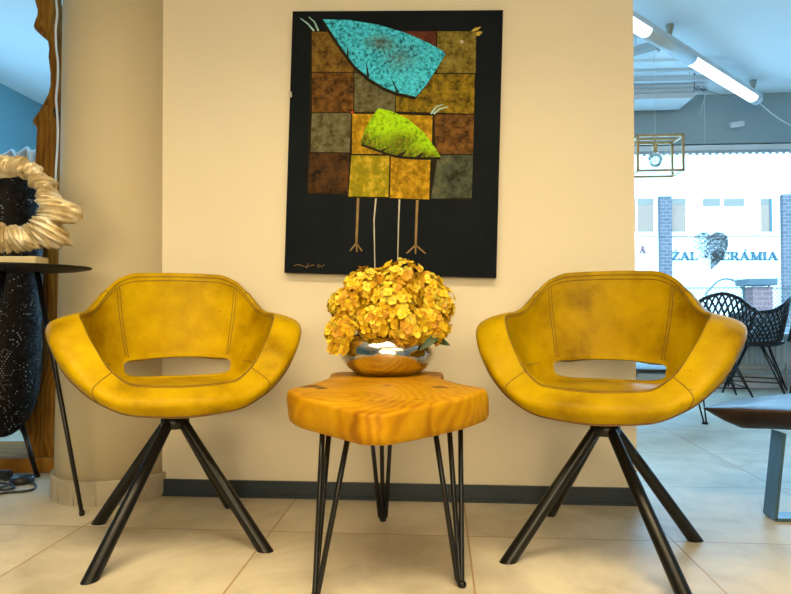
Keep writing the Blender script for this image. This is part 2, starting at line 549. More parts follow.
# roller blind rolled up under the head, with its notched lower edge
bl = MB()
bl.box((WX0 + .02, FAR - .004, HEAD - .055), (WX1 - .02, FAR + .03, HEAD - .012), 0)
bl.box((WX0 + .02, FAR + .002, HEAD - .080), (WX1 - .02, FAR + .02, HEAD - .055), 1)
x = WX0 + .03
while x < WX1 - .06:
    bl.box((x, FAR + .002, HEAD - .096), (x + .026, FAR + .012, HEAD - .080), 2)
    x += .056
tag(bl.build('roller_blind', [M['white_metal'], M['grey_metal'], M['fixture_pale']]), 'white rolled-up blind with a notched grey edge across the top of the window', 'blind')

# partition wall and its column
PX1 = on_y(637, 480, 0).x
mb = MB(); mb.box((-1.17, 0.0, 0.0), (PX1, 0.16, CEIL)); struct('wall_back', mb, M['wall'])
mb = MB()
mb.box((-1.0, -0.011, 0.0), (PX1, 0.0, 0.058)); mb.box((-1.0, -0.016, 0.0), (PX1, -0.011, 0.010))
mb.box((PX1, -0.011, 0.0), (PX1 + .011, 0.16, 0.058))
struct('baseboard_back', mb, M['skirting'])
CC = (-1.193, 0.07)
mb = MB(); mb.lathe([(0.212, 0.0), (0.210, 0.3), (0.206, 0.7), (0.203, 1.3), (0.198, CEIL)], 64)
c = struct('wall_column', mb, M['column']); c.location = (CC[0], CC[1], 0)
tile = MB()
for k in range(18):
    a0, a1 = 2 * pi * k / 18 + .008, 2 * pi * (k + 1) / 18 - .008
    rows = []
    for (r, z) in ((0.213, 0.0), (0.224, 0.0), (0.224, 0.078), (0.221, 0.084), (0.208, 0.084)):
        rows.append([(r * cos(a0 + (a1 - a0) * i / 5), r * sin(a0 + (a1 - a0) * i / 5), z) for i in range(6)])
    tile.grid(rows, smooth=False)
gr = MB(); tile.lathe([(0.2215, 0.0), (0.2215, 0.082), (0.208, 0.082)], 64, mat=1)
M['plinth'] = noise_mat('plinth tile', [(0.3, (0.36, 0.315, 0.235)), (0.7, (0.50, 0.445, 0.34))], scale=9, rough=0.5)
M['grout'] = noise_mat('grout', [(0.3, (0.55, 0.50, 0.40)), (0.7, (0.6, 0.55, 0.45))], scale=30, rough=0.9)
c = struct('baseboard_column', tile, [M['plinth'], M['grout']]); c.location = (CC[0], CC[1], 0)


# ------------------------------------------------------------------ swivel armchairs
def D(a):
    return (sin(a), -cos(a))


K_zc = [(0, .464), (28, .470), (42, .500), (58, .575), (74, .635), (92, .652), (106, .654), (118, .668), (130, .716), (141, .760), (154, .781), (180, .785)]
K_zb = [(0, .392), (25, .400), (42, .430), (60, .490), (78, .560), (95, .580), (110, .582), (125, .620), (140, .680), (180, .705)]
K_do = [(0, .044), (40, .054), (70, .066), (95, .064), (112, .046), (130, .030), (180, .022)]   # outward bulge beyond the crest
K_dz = [(0, .034), (60, .034), (90, .026), (125, .026), (180, .024)]
K_b = [(0, .026), (40, .034), (80, .052), (105, .044), (130, .024), (180, .018)]
K_rs = [(0, .150), (45, .160), (75, .180), (100, .195), (140, .208), (180, .205)]
K_zs = [(0, .456), (60, .456), (100, .454), (180, .450)]


def crest_r(a):
    s, c = sin(a), cos(a)
    b = .248 if c > 0 else .282
    n = 2.15
    return 1.0 / ((abs(s) / .279) ** n + (abs(c) / b) ** n) ** (1 / n)


def profile(a):
    d = abs(math.degrees(a))
    if d > 180: d = 360 - d
    rc, zc, zb = crest_r(a), interp(K_zc, d), interp(K_zb, d)
    do, dz, db = interp(K_do, d), interp(K_dz, d), interp(K_b, d)
    rs, zs = interp(K_rs, d), interp(K_zs, d)
    k = smooth((d - 35) / 45)          # 0 front lip .. 1 wall
    kb = smooth((d - 115) / 40)        # 1 at the back
    def mixr(f, g, h): return (1 - k) * f + k * ((1 - kb) * g + kb * h)
    r3 = rs + (rc - rs) * mixr(.32, .42, .22); z3 = zs + (zc - zs) * mixr(.25, .30, .178)
    r4 = rs + (rc - rs) * mixr(.60, .76, .58); z4 = zs + (zc - zs) * mixr(.6, .69, .56)
    r5 = rc - mixr(.010, .014, .010); z5 = zc - mixr(.001, .008, .018)
    P = [(0.0, .446), (rs * .55, .447), (rs, zs), (r3, z3), (r4, z4), (r5, z5), (rc, zc),
         (rc + do, zc - dz), (rc + db, zb)]
    # outer shell below the band
    zlo = .392
    r9 = mixr(rc - .01, rc - .035, rc - .005); z9 = zb - mixr(.008, .06, .165)
    r10 = mixr(rc - .05, rc - .085, rc - .040); z10 = mixr(.388, .440, .436)
    P += [(r9, z9), (r10, z10), (.155, zlo), (.0, .380)]
    return P


def surf(a, s, P=None):
    P = P or profile(a)
    n = len(P)
    i = min(int(s), n - 2)
    t = s - i
    p0 = P[i - 1] if i > 0 else (-P[1][0], P[1][1])
    p1, p2 = P[i], P[i + 1]
    p3 = P[i + 2] if i + 2 < n else (-P[n - 2][0], P[n - 2][1])
    def cr(q0, q1, q2, q3):
        return 0.5 * (2 * q1 + (q2 - q0) * t + (2 * q0 - 5 * q1 + 4 * q2 - q3) * t * t + (3 * q1 - q0 - 3 * q2 + q3) * t ** 3)
    r, z = cr(p0[0], p1[0], p2[0], p3[0]), cr(p0[1], p1[1], p2[1], p3[1])
    x, y = D(a)
    return Vector((r * x, r * y, z))


def snormal(a, s):
    e = 1e-3
    du = surf(a + e, s) - surf(a - e, s)
    dv = surf(a, s + e) - surf(a, s - e)
    n = du.cross(dv)
    n.normalize()
    return n


SLOT = radians(46.5)


def slot_gap(a):
    d = abs(pi - abs((a + 2 * pi) % (2 * pi)))
    t = d / SLOT
    if t >= 1: return 0.0
    return (1 - t ** 3.2) ** (1 / 2.4)


def chair_shell(parent, leather):
    NA = 192
    m = MB()
    cols = []
    for k in range(NA):
        a = 2 * pi * k / NA
        P = profile(a)
        g = slot_gap(a)
        gg = max(g, 0.03)
        lo, hi = 2.5 - .48 * gg, 2.5 + .5 * gg
        lo2, hi2 = 9.6 - .40 * gg, 9.6 + .36 * gg      # outer: hi row first in s order
        ss = [0.02] + [lo * j / 7 for j in range(1, 8)]
        i_lo = len(ss) - 1
        ss += [hi]
        i_hi = len(ss) - 1
        ss += [hi + (lo2 - hi) * j / 34 for j in range(1, 35)]
        o_hi = len(ss) - 1
        ss += [hi2]
        o_lo = len(ss) - 1
        ss += [hi2 + (11.98 - hi2) * j / 10 for j in range(1, 11)]
        cols.append(([surf(a, s, P) for s in ss], g))
    nr = len(cols[0][0])
    base = len(m.v)
    vs = [p for c, g in cols for p in c]
    fs = []
    for k in range(NA):
        k2 = (k + 1) % NA
        hole = cols[k][1] > 0 and cols[k2][1] > 0
        for j in range(nr - 1):
            if hole and j in (i_lo, o_hi): continue
            fs.append((k * nr + j, k2 * nr + j, k2 * nr + j + 1, k * nr + j + 1))
    fs.append(tuple(k * nr for k in range(NA))[::-1])
    fs.append(tuple(k * nr + nr - 1 for k in range(NA)))
    # slot walls
    def wall(ja, jb, sgn):
        ks = [k for k in range(NA) if cols[k][1] > 0]
        ks.sort()
        rows = []
        for k in ks:
            A, B = cols[k][0][ja], cols[k][0][jb]
            row = []
            idx = [k * nr + ja]
            for t in (.25, .5, .75):
                p = A.lerp(B, t) + Vector((0, 0, sgn * (.006 if sgn < 0 else .0012) * sin(pi * t) * min(1, cols[k][1] * 1.5)))
                vs.append(p); idx.append(len(vs) - 1)
            idx.append(k * nr + jb)
            rows.append(idx)
        for u in range(len(rows) - 1):
            for t in range(4):
                q = (rows[u][t], rows[u][t + 1], rows[u + 1][t + 1], rows[u + 1][t])
                fs.append(q if sgn > 0 else q[::-1])
        return rows
    r1 = wall(i_lo, o_lo, 1)
    r2 = wall(i_hi, o_hi, -1)
    for u in (0, -1):
        for t in range(4):
            q = (r1[u][t], r1[u][t + 1], r2[u][t + 1], r2[u][t])
            fs.append(q if u == -1 else q[::-1])
    m.add(vs, fs)
    o = m.build('seat_shell', leather, parent)
    # stitched seams lying on the leather
    st = MB()
    def seam(pts_as, r=.0011, off=.0006, closed=False):
        st.tube([surf(a, s) - snormal(a, s) * off for a, s in pts_as], r, 5, closed=closed)
    def s_seam(a):
        d = abs(math.degrees(a)) % 360
        d = 360 - d if d > 180 else d
        return 5.0 + .95 * (1 - smooth((d - 25) / 45))
    for ds in (-.09, .09):
        seam([(2 * pi * k / 180, s_seam(2 * pi * k / 180) + ds) for k in range(180)], closed=True)
    for sg in (1, -1):
        for da in (-.018, .018):
            a = sg * (pi - radians(41) + da)
            seam([(a, 2.97 + (4.86 - 2.97) * t / 20) for t in range(21)])
        for a in (sg * radians(42), sg * radians(131)):
            seam([(a, s_seam(a) + (8.0 - s_seam(a)) * t / 16) for t in range(17)])
        a = sg * radians(42)
    # seat to side-wall seam
        seam([(sg * (radians(42) + radians(80) * t / 24), 4.86 - 2.1 * smooth(t / 9)) for t in range(25)])
    st.build('stitching', M['thread'], parent)
    pp = MB()
    pp.tube([surf(2 * pi * k / 150, 8.0) for k in range(150)], .0032, 6, closed=True)
    pp.build('piping', M['piping'], parent)
    return o


M['thread'] = noise_mat('brown thread', [(0.3, (0.13, 0.062, 0.005)), (0.7, (0.18, 0.09, 0.008))], scale=60, rough=0.7)
M['piping'] = noise_mat('brown piping', [(0.3, (0.12, 0.055, 0.008)), (0.7, (0.17, 0.08, 0.01))], scale=60, rough=0.5)


def armchair(label, feet_px, face, seed, shift=0.0):
    feet = [on_z(px, py, 0.0) for px, py in feet_px]
    c = sum(feet, Vector()) / len(feet)
    root = thing('swivel_armchair', label, 'chair', (c.x, c.y, 0), 0, 'mustard leather swivel armchairs')
    shell = bpy.data.objects.new('seat_unit', None)
    leather = leather_material('mustard leather', seed, 0.80 if seed else 0.97)  # right chair's leather darkened; its dimmer lighting is put into the colour
    n0 = len(COL.objects)
    before = set(COL.objects)
    bpy.data.objects.remove(shell)
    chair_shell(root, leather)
    for o in set(COL.objects) - before:
        o.rotation_euler = (0, 0, face)
        o.location = RGT * shift
    hub = MB()
    hub.lathe([(0.02, .315), (0.036, .318), (0.040, .325), (0.040, .352), (0.030, .356), (0.030, .372), (0.085, .376), (0.085, .386), (0.0, .386)], 32)
    hub.build('swivel_hub', M['black_metal'], root)
    for f in feet:
        d = f - c
        dr = Vector((d.x, d.y, 0)).normalized()
        top = dr * .020 + Vector((0, 0, .345))
        foot = dr * (d.length - .006)
        t = (foot - top).normalized()
        n = 20
        a_ = t.orthogonal().normalized(); b_ = t.cross(a_)
        leg = MB()
        rows = []
        L_ = (foot - top).length
        for j, q in enumerate((0, .5, .93, 1.0)):
            r = .0145 + .0045 * q
            row = []
            for k in range(n):
                an = 2 * pi * k / n
                off = (a_ * cos(an) + b_ * sin(an)) * r
                p = top + t * (L_ * q) + off
                if q == 1.0:
                    p = p - t * ((p.z - 0.0) / t.z)
                elif q == .93:
                    p = p - t * ((p.z - 0.012) / t.z)
                row.append(p)
            rows.append(row)
        leg.grid(rows, close_u=True)
        leg.add(rows[-1], [tuple(range(n))], 0, False)
        leg.add(rows[0], [tuple(range(n))[::-1]], 0, False)
        leg.build('leg', M['black_metal'], root)
    return root


# left chair faces the camera; the right one too, turned a touch more inward
lf = [(88, 582), (97, 523), (267, 551), (232, 506)]
rf = [(506, 562), (548, 514), (697, 540), (690, 606)]
cl = sum((on_z(*p, 0) for p in lf), Vector()) / 4
crr = sum((on_z(*p, 0) for p in rf), Vector()) / 4
armchair('mustard leather swivel armchair between the column and the wood slab table', lf, atan2(CAM.x - cl.x, -(CAM.y - cl.y)) + radians(2), 0.0, .016)
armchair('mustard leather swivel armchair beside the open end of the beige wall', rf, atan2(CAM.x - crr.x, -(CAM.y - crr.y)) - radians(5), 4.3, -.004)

# ------------------------------------------------------------------ slab side table
top_px = [(287.4, 389.7), (296, 395.5), (320, 402), (349, 410), (362, 413.3), (386, 413.6), (413, 409), (444.6, 402), (466, 397), (487, 389.7), (480, 387), (463, 384), (443, 379), (442, 376), (441, 371.8), (400, 370.5), (360, 371.0), (333, 372.2), (328, 377.7), (312, 383), (296, 387)]


def slab_z(py):
    return .468 - (py - 371) / (413.6 - 371) * .023


ring0 = [on_z(px, py, slab_z(py)) for px, py in top_px]
cen = sum(ring0, Vector()) / len(ring0)
cen.z = 0
tbl = thing('side_table', 'low live-edge wood slab table on black hairpin legs holding the flower vase', 'table', (cen.x, cen.y, 0))


def densify(pts, k):
    out = []
    n = len(pts)
    for i in range(n):
        p0, p1, p2, p3 = pts[i - 1], pts[i], pts[(i + 1) % n], pts[(i + 2) % n]
        for j in range(k):
            t = j / k
            a_ = p1.lerp(p2, t)
            b_ = 0.5 * (2 * p1 + (p2 - p0) * t + (2 * p0 - 5 * p1 + 4 * p2 - p3) * t * t + (3 * p1 - p0 - 3 * p2 + p3) * t ** 3)
            out.append(a_.lerp(b_, .75))
    return out


ring = [p - cen for p in densify(ring0, 6)]
mb = MB()
rows = []
for (s, dz, w) in ((0.02, .004, 0), (.3, .003, 0), (.6, .002, 0), (.85, .001, 0), (.97, .0, 0), (.993, -.003, 0), (1.0, -.009, .2), (1.004, -.025, 1), (1.008, -.045, 1), (1.002, -.064, 1), (.984, -.077, .6), (.95, -.082, 0), (.5, -.082, 0), (.02, -.082, 0)):
    row = []
    for p in ring:
        n_ = noise.noise(Vector((p.x * 9, p.y * 9, dz * 30))) * .012 * w
        bump = noise.noise(Vector((p.x * 6 * s, p.y * 6 * s, 3.3))) * .002
        q = Vector((p.x, p.y, 0)) * (s + n_ / max(.1, p.length))
        z = (p.z * s + .460 * (1 - s) if dz > -.03 else (p.z if False else .4575 + (p.z - .4575) * max(0, 1 + dz / .082))) + dz + (bump if dz > -.002 else 0)
        row.append((q.x, q.y, z))
    rows.append(row)
mb.grid(rows, close_u=True)
n = len(ring)
mb.add(rows[0], [tuple(range(n))]); mb.add(rows[-1], [tuple(range(n))[::-1]])
nt, N, L, b = nodes(M['slab'])
src = b.inputs['Base Color'].links[0].from_socket
tc = N.new('ShaderNodeTexCoord'); tot = None
for (px, py, rx, ry, rz_, st) in ((310, 386.5, .055, .045, .02, 1.5), (322, 389, .03, .03, .02, 1.3), (440, 387.5, .035, .04, .02, 1.2), (472, 403, .018, .05, .03, 1.6), (481, 400, .012, .05, .035, 1.4), (294, 405, .02, .05, .03, 1.0)):
    p = on_z(px, py, slab_z(py) if py < 395 else .425) - cen
    mp = N.new('ShaderNodeMapping'); mp.vector_type = 'TEXTURE'
    mp.inputs['Location'].default_value = tuple(p); mp.inputs['Scale'].default_value = (rx, ry, rz_)
    L.new(tc.outputs['Object'], mp.inputs['Vector'])
    g = N.new('ShaderNodeTexGradient'); g.gradient_type = 'SPHERICAL'; L.new(mp.outputs[0], g.inputs['Vector'])
    mu = N.new('ShaderNodeMath'); mu.operation = 'MULTIPLY'; mu.inputs[1].default_value = st; L.new(g.outputs['Fac'], mu.inputs[0])
    if tot is None: tot = mu.outputs[0]
    else:
        ad_ = N.new('ShaderNodeMath'); ad_.operation = 'ADD'; L.new(tot, ad_.inputs[0]); L.new(mu.outputs[0], ad_.inputs[1]); tot = ad_.outputs[0]
nz = N.new('ShaderNodeTexNoise'); nz.inputs['Scale'].default_value = 30; nz.inputs['Detail'].default_value = 6; nz.inputs['Distortion'].default_value = 1.2
mp = N.new('ShaderNodeMapping'); mp.inputs['Scale'].default_value = (.5, 1.4, 1); L.new(tc.outputs['Object'], mp.inputs['Vector']); L.new(mp.outputs[0], nz.inputs['Vector'])
mm = N.new('ShaderNodeMath'); mm.operation = 'MULTIPLY'; L.new(tot, mm.inputs[0]); L.new(nz.outputs['Fac'], mm.inputs[1])
cr_ = N.new('ShaderNodeMapRange'); cr_.inputs['From Min'].default_value = .22; cr_.inputs['From Max'].default_value = .48; L.new(mm.outputs[0], cr_.inputs['Value'])
mx = N.new('ShaderNodeMix'); mx.data_type = 'RGBA'; L.new(cr_.outputs[0], mx.inputs['Factor']); L.new(src, mx.inputs['A']); mx.inputs['B'].default_value = (.075, .030, .006, 1)
L.new(mx.outputs['Result'], b.inputs['Base Color'])
mb.build('slab_top', M['slab'], tbl)
SLAB_BOT = .376
for foot_px, tops in (((313, 601), [(.012, .050), (.020, .10), (.080, .02)]),
                      ((462, 587), [(-.066, .012), (-.030, .06), (.0, .09)]),
                      ((383, 521), [(-.045, -.02), (.0, -.06), (.032, -.02)])):
    fp = on_z(*foot_px, 0.0) - cen
    leg = MB()
    for (dx, dy) in tops:
        t0 = Vector((fp.x + dx, fp.y + dy, SLAB_BOT + .01))
        dirn = (Vector((dx, dy, 0))).normalized()
        b0 = Vector((fp.x, fp.y, .006)) + dirn * .011 + Vector((0, 0, .012))
        b1 = Vector((fp.x, fp.y, .006)) + dirn * .005 + Vector((0, 0, .002))
        leg.tube([t0, t0.lerp(b0, .5), b0, b1, Vector((fp.x, fp.y, .006))], .0066, 10)
    leg.lathe([(0, .0), (.009, .0), (.0105, .004), (.0105, .010), (.006, .014), (0, .015)], 16, M=Matrix.Translation((fp.x, fp.y, 0)))
    pl = sum((Vector((fp.x + a_, fp.y + b_, 0)) for a_, b_ in tops), Vector()) / 3
    leg.build('leg', M['black_metal'], tbl)

# ------------------------------------------------------------------ vase
def hammered():
    m = mat('hammered silver', (0.72, 0.68, 0.60), 0.14, 1.0)
    nt, N, L, b = nodes(m)
    tc = N.new('ShaderNodeTexCoord')
    nz = N.new('ShaderNodeTexNoise'); nz.inputs['Scale'].default_value = 14; nz.inputs['Detail'].default_value = 2
    L.new(tc.outputs['Object'], nz.inputs['Vector'])
    bp = N.new('ShaderNodeBump'); bp.inputs['Strength'].default_value = 0.25; bp.inputs['Distance'].default_value = 0.03
    L.new(nz.outputs['Fac'], bp.inputs['Height']); L.new(bp.outputs[0], b.inputs['Normal'])
    n2 = N.new('ShaderNodeTexNoise'); n2.inputs['Scale'].default_value = 40; n2.inputs['Detail'].default_value = 5
    L.new(tc.outputs['Object'], n2.inputs['Vector'])
    mr = N.new('ShaderNodeMapRange'); mr.inputs['To Min'].default_value = 0.06; mr.inputs['To Max'].default_value = 0.26
    L.new(n2.outputs['Fac'], mr.inputs['Value']); L.new(mr.outputs[0], b.inputs['Roughness'])
    return m


VC = on_z(387, 376.5, .4675)
VC = VC + FWD * .085
VC.z = .4675
vroot_M = None
vb = MB()
prof = [(0, 0), (.085, 0.0), (.098, .004), (.122, .022), (.141, .048), (.146, .070), (.140, .092), (.120, .115), (.100, .127), (.092, .130), (.088, .128), (.095, .120), (.115, .108), (.130, .088), (.132, .066), (.115, .03), (.085, .008), (0, .006)]
vb.lathe(prof, 64)
vase = tag(vb.build('vase', hammered(), None, VC), 'squat hammered silver vase on the wood slab table', 'vase')

# ------------------------------------------------------------------ hydrangeas
PET = [noise_mat('petal gold', [(0.3, (0.72, 0.46, 0.008)), (0.7, (0.86, 0.60, 0.015))], scale=40, rough=0.6),
       noise_mat('petal yellow', [(0.3, (0.82, 0.58, 0.03)), (0.7, (0.90, 0.68, 0.06))], scale=40, rough=0.6),
       noise_mat('petal amber', [(0.3, (0.48, 0.22, 0.006)), (0.7, (0.64, 0.34, 0.010))], scale=40, rough=0.6),
       noise_mat('petal lime', [(0.3, (0.42, 0.34, 0.02)), (0.7, (0.56, 0.46, 0.04))], scale=40, rough=0.6),
       noise_mat('floret eye', [(0.3, (0.48, 0.25, 0.01)), (0.7, (0.6, 0.36, 0.02))], scale=40, rough=0.7)]
M['leaf'] = noise_mat('dark leaf', [(0.3, (0.018, 0.045, 0.012)), (0.7, (0.045, 0.09, 0.02))], scale=25, rough=0.45)
M['stem'] = noise_mat('stem', [(0.3, (0.05, 0.06, 0.015)), (0.7, (0.08, 0.10, 0.02))], scale=25, rough=0.6)


def floret(m, p, n, size, rng):
    n = n.normalized()
    u = n.orthogonal().normalized()
    v = n.cross(u)
    a0 = rng.random() * 6.28
    c = rng.choices((0, 1, 2, 3), (5, 4, 2.2, 1.3))[0]
    for k in range(4):
        a = a0 + k * pi / 2 + rng.uniform(-.15, .15)
        d = u * cos(a) + v * sin(a)
        e = n.cross(d)
        cup = rng.uniform(.05, .55)
        sz = size * rng.uniform(.85, 1.15)
        w = sz * .52
        def pt(t, s, lift): return p + d * (sz * t) + e * (w * s) + n * (sz * lift * cup)
        rows = [[pt(.05, -.15, 0), pt(.05, 0, -.05), pt(.05, .15, 0)],
                [pt(.38, -.85, .38), pt(.40, 0, .12), pt(.38, .85, .38)],
                [pt(.72, -.98, .85), pt(.75, 0, .55), pt(.72, .98, .85)],
                [pt(.98, -.5, 1.0), pt(1.03, 0, .95), pt(.98, .5, 1.0)]]
        m.grid(rows, mat=c if rng.random() < .8 else rng.choice((0, 1, 2)))
    m.add([p + n * .003 + u * .003, p + n * .003 + v * .003, p + n * .003 - u * .003, p + n * .003 - v * .003, p + n * .006], [(0, 1, 4), (1, 2, 4), (2, 3, 4), (3, 0, 4)], 4)


def leaf_mesh(base, tip, width, nrm):
    m = MB()
    d = tip - base
    e = d.cross(nrm).normalized()
    rows = []
    for t in [i / 10 for i in range(11)]:
        w = width * sin(pi * min(1, t * .92 + .04)) ** .8 * (1 - .25 * t)
        if t == 1: w = .0005
        p = base + d * t + nrm.normalized() * (-.012 * t * t)
        rows.append([p - e * w + nrm * .2 * w, p, p + e * w + nrm * .2 * w])
    m.grid(rows)
    rows2 = [[Vector(q) - nrm.normalized() * .0008 for q in r] for r in rows]
    m.grid(rows2, flip=True)
    return m


heads = [
    ('yellow hydrangea head at the very top of the bouquet', 402, 284, 25, .00),
    ('yellow hydrangea head at the upper left of the bouquet', 364, 291, 23, .00),
    ('yellow hydrangea head at the far right of the bouquet', 435, 304, 20, .01),
    ('yellow hydrangea head at the lower right above the vase rim', 430, 325, 19, -.05),
    ('yellow hydrangea head in the middle of the bouquet front', 392, 305, 24, -.085),
    ('yellow hydrangea head hanging over the vase rim right of centre', 406, 326, 19, -.115),
    ('yellow hydrangea head over the vase rim left of centre', 374, 322, 18, -.105),
    ('yellow hydrangea head on the left shoulder of the bouquet', 346, 306, 17, -.02),
    ('yellow hydrangea head behind the gap between the top and the far right heads', 424, 290, 19, .03),
    ('yellow hydrangea head at the back centre between the two upper heads', 383, 286, 20, .03),
    ('yellow hydrangea head drooping lowest down the left side of the vase', 341, 331, 14, -.075),
]
vdepth = (VC - CAM).dot(FWD)
for i, (lab, px, py, rp, dd) in enumerate(heads):
    dep = vdepth + dd
    c = at(px, py, dep)
    R = .95 * rp * dep / F_PX
    root = thing('hydrangea', lab, 'flower', (c.x, c.y, c.z), 0, 'hydrangea stems in the silver vase')
    rng = random.Random(30 + i)
    m = MB()
    down = (VC + Vector((0, 0, .10)) - c)
    nfl = int(58 + R * 1150)
    for k in range(nfl):
        z = 1 - 2 * (k + .5) / nfl
        a = k * 2.39996
        n_ = Vector((sqrt(1 - z * z) * cos(a), sqrt(1 - z * z) * sin(a), z))
        n_ = (n_ + Vector((rng.uniform(-.2, .2), rng.uniform(-.2, .2), rng.uniform(-.2, .2)))).normalized()
        if n_.dot(down.normalized()) > .86: continue
        floret(m, n_ * R * rng.uniform(.74, 1.06), n_, rng.uniform(.0125, .0175), rng)
    if px == 341:
        for k in range(22):
            q = at(333 + rng.uniform(-5, 14), 337 + rng.uniform(-12, 15), dep - .03) - c
            floret(m, q, Vector((-.5, -.7, .2)), .015, rng)
    m.build('flower_head', PET, root)
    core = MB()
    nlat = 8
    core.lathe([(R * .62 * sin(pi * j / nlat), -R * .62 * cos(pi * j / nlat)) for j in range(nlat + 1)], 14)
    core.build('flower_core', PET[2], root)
    inside = Vector((VC.x, VC.y, VC.z)) + Vector((cos(i * 2.4) * .04, sin(i * 2.4) * .04, .012))
    mouth = Vector((VC.x, VC.y, VC.z + .132)) + Vector(((c - VC).x, (c - VC).y, 0)).normalized() * .06
    s = MB()
    s.tube([inside - c, (mouth - c), (mouth - c) * .55 + Vector((0, 0, .01)), Vector((0, 0, 0))], .003, 6)
    s.build('stem', M['stem'], root)
    if i == 3:
        b0, t0 = at(430, 338, dep + .01) - c, at(450, 343, dep - .02) - c
        leaf_mesh(b0, t0, .014, Vector((0, -.75, .65))).build('leaf', M['leaf'], root)
        b0, t0 = at(440, 334, dep - .03) - c, at(420, 349, dep - .075) - c
        leaf_mesh(b0, t0, .013, Vector((.2, -.9, .4))).build('leaf', M['leaf'], root)
    if i == 0:
        b0, t0 = at(402, 292, dep - .03) - c, at(399, 274, dep - .052) - c
        leaf_mesh(b0, t0, .010, Vector((0, -.9, .3))).build('leaf', M['leaf'], root)
    if i == 7:
        for (p0, p1) in (((352, 318), (361, 333)), ((356, 322), (345, 329))):
            b0, t0 = at(*p0, dep - .005) - c, at(*p1, dep - .03) - c
            leaf_mesh(b0, t0, .012, Vector((0, -.9, .3))).build('leaf', M['leaf'], root)

# ------------------------------------------------------------------ painting
def paint(name, stops, scale=55, rough=0.55):
    m = noise_mat(name, stops, scale=scale * .55, detail=12, rough=rough, spec=.05, bump=.10, bscale=140)
    if scale > 10:
        stops = [(.5 + (p - .5) * .5, c) for p, c in stops]
        for n in m.node_tree.nodes:
            if n.type == 'VALTORGB':
                for e, (p, c) in zip(n.color_ramp.elements, stops): e.position = p
    for n in m.node_tree.nodes:
        if n.type == 'TEX_NOISE' and n.inputs['Detail'].default_value > 10:
            n.inputs['Roughness'].default_value = .78
    return m


PM = []
def pmat(name, *a, **k):
    PM.append(paint(name, *a, **k)); return len(PM) - 1


CY0 = -0.030
TL, TR, BR, BL = on_y(290.5, 10.5, CY0), on_y(502, 11, CY0), on_y(497.5, 277, CY0), on_y(286.5, 273.5, CY0)
ctr = (TL + TR + BR + BL) / 4
ux = ((TR - TL) + (BR - BL)); tilt = atan2(ux.z, ux.x)
hw = ((TR - TL).length + (BR - BL).length) / 4
hh = ((TL - BL).length + (TR - BR).length) / 4
PR = Matrix.Rotation(-tilt, 4, 'Y')          # rotate in the wall plane
PRi = PR.inverted()


def onc(px, py, lift=0.0):
    p = PRi @ (on_y(px, py, CY0) - ctr)
    return Vector((p.x, -lift, p.z))


cv = MB()
k_bg = pmat('charcoal paint', [(0.3, (0.004, 0.007, 0.011)), (0.7, (0.009, 0.012, 0.018))], scale=6, rough=.62)
k_edge = pmat('canvas edge', [(0.3, (0.02, 0.018, 0.016)), (0.7, (0.04, 0.035, 0.03))], scale=40)
k_oc = pmat('ochre brown', [(0.30, (0.035, 0.02, 0.006)), (0.5, (0.15, 0.085, 0.018)), (0.72, (0.25, 0.15, 0.03))])
k_br = pmat('rust brown', [(0.30, (0.025, 0.014, 0.006)), (0.5, (0.12, 0.055, 0.014)), (0.72, (0.21, 0.10, 0.022))])
k_gr = pmat('grey green', [(0.30, (0.05, 0.045, 0.02)), (0.5, (0.12, 0.11, 0.055)), (0.72, (0.17, 0.165, 0.10))])
k_dk = pmat('dark rust', [(0.30, (0.010, 0.008, 0.005)), (0.5, (0.06, 0.028, 0.010)), (0.72, (0.11, 0.045, 0.014))], scale=22)
k_ol = pmat('olive', [(0.30, (0.06, 0.045, 0.008)), (0.5, (0.18, 0.14, 0.025)), (0.72, (0.27, 0.22, 0.05))])
k_yo = pmat('yellow olive', [(0.30, (0.05, 0.035, 0.004)), (0.5, (0.19, 0.13, 0.010)), (0.72, (0.33, 0.22, 0.015))])
k_rd = pmat('brick red', [(0.30, (0.05, 0.016, 0.010)), (0.7, (0.14, 0.04, 0.024))])
k_tl = pmat('dull teal', [(0.30, (0.02, 0.025, 0.016)), (0.5, (0.065, 0.08, 0.055)), (0.72, (0.13, 0.13, 0.07))], scale=20)
k_yg = pmat('yellow green', [(0.35, (0.22, 0.19, 0.008)), (0.52, (0.30, 0.25, 0.010)), (0.66, (0.55, 0.38, 0.03))], scale=40)
k_go = pmat('gold', [(0.30, (0.20, 0.11, 0.006)), (0.5, (0.36, 0.21, 0.008)), (0.68, (0.60, 0.36, 0.02))], scale=45)
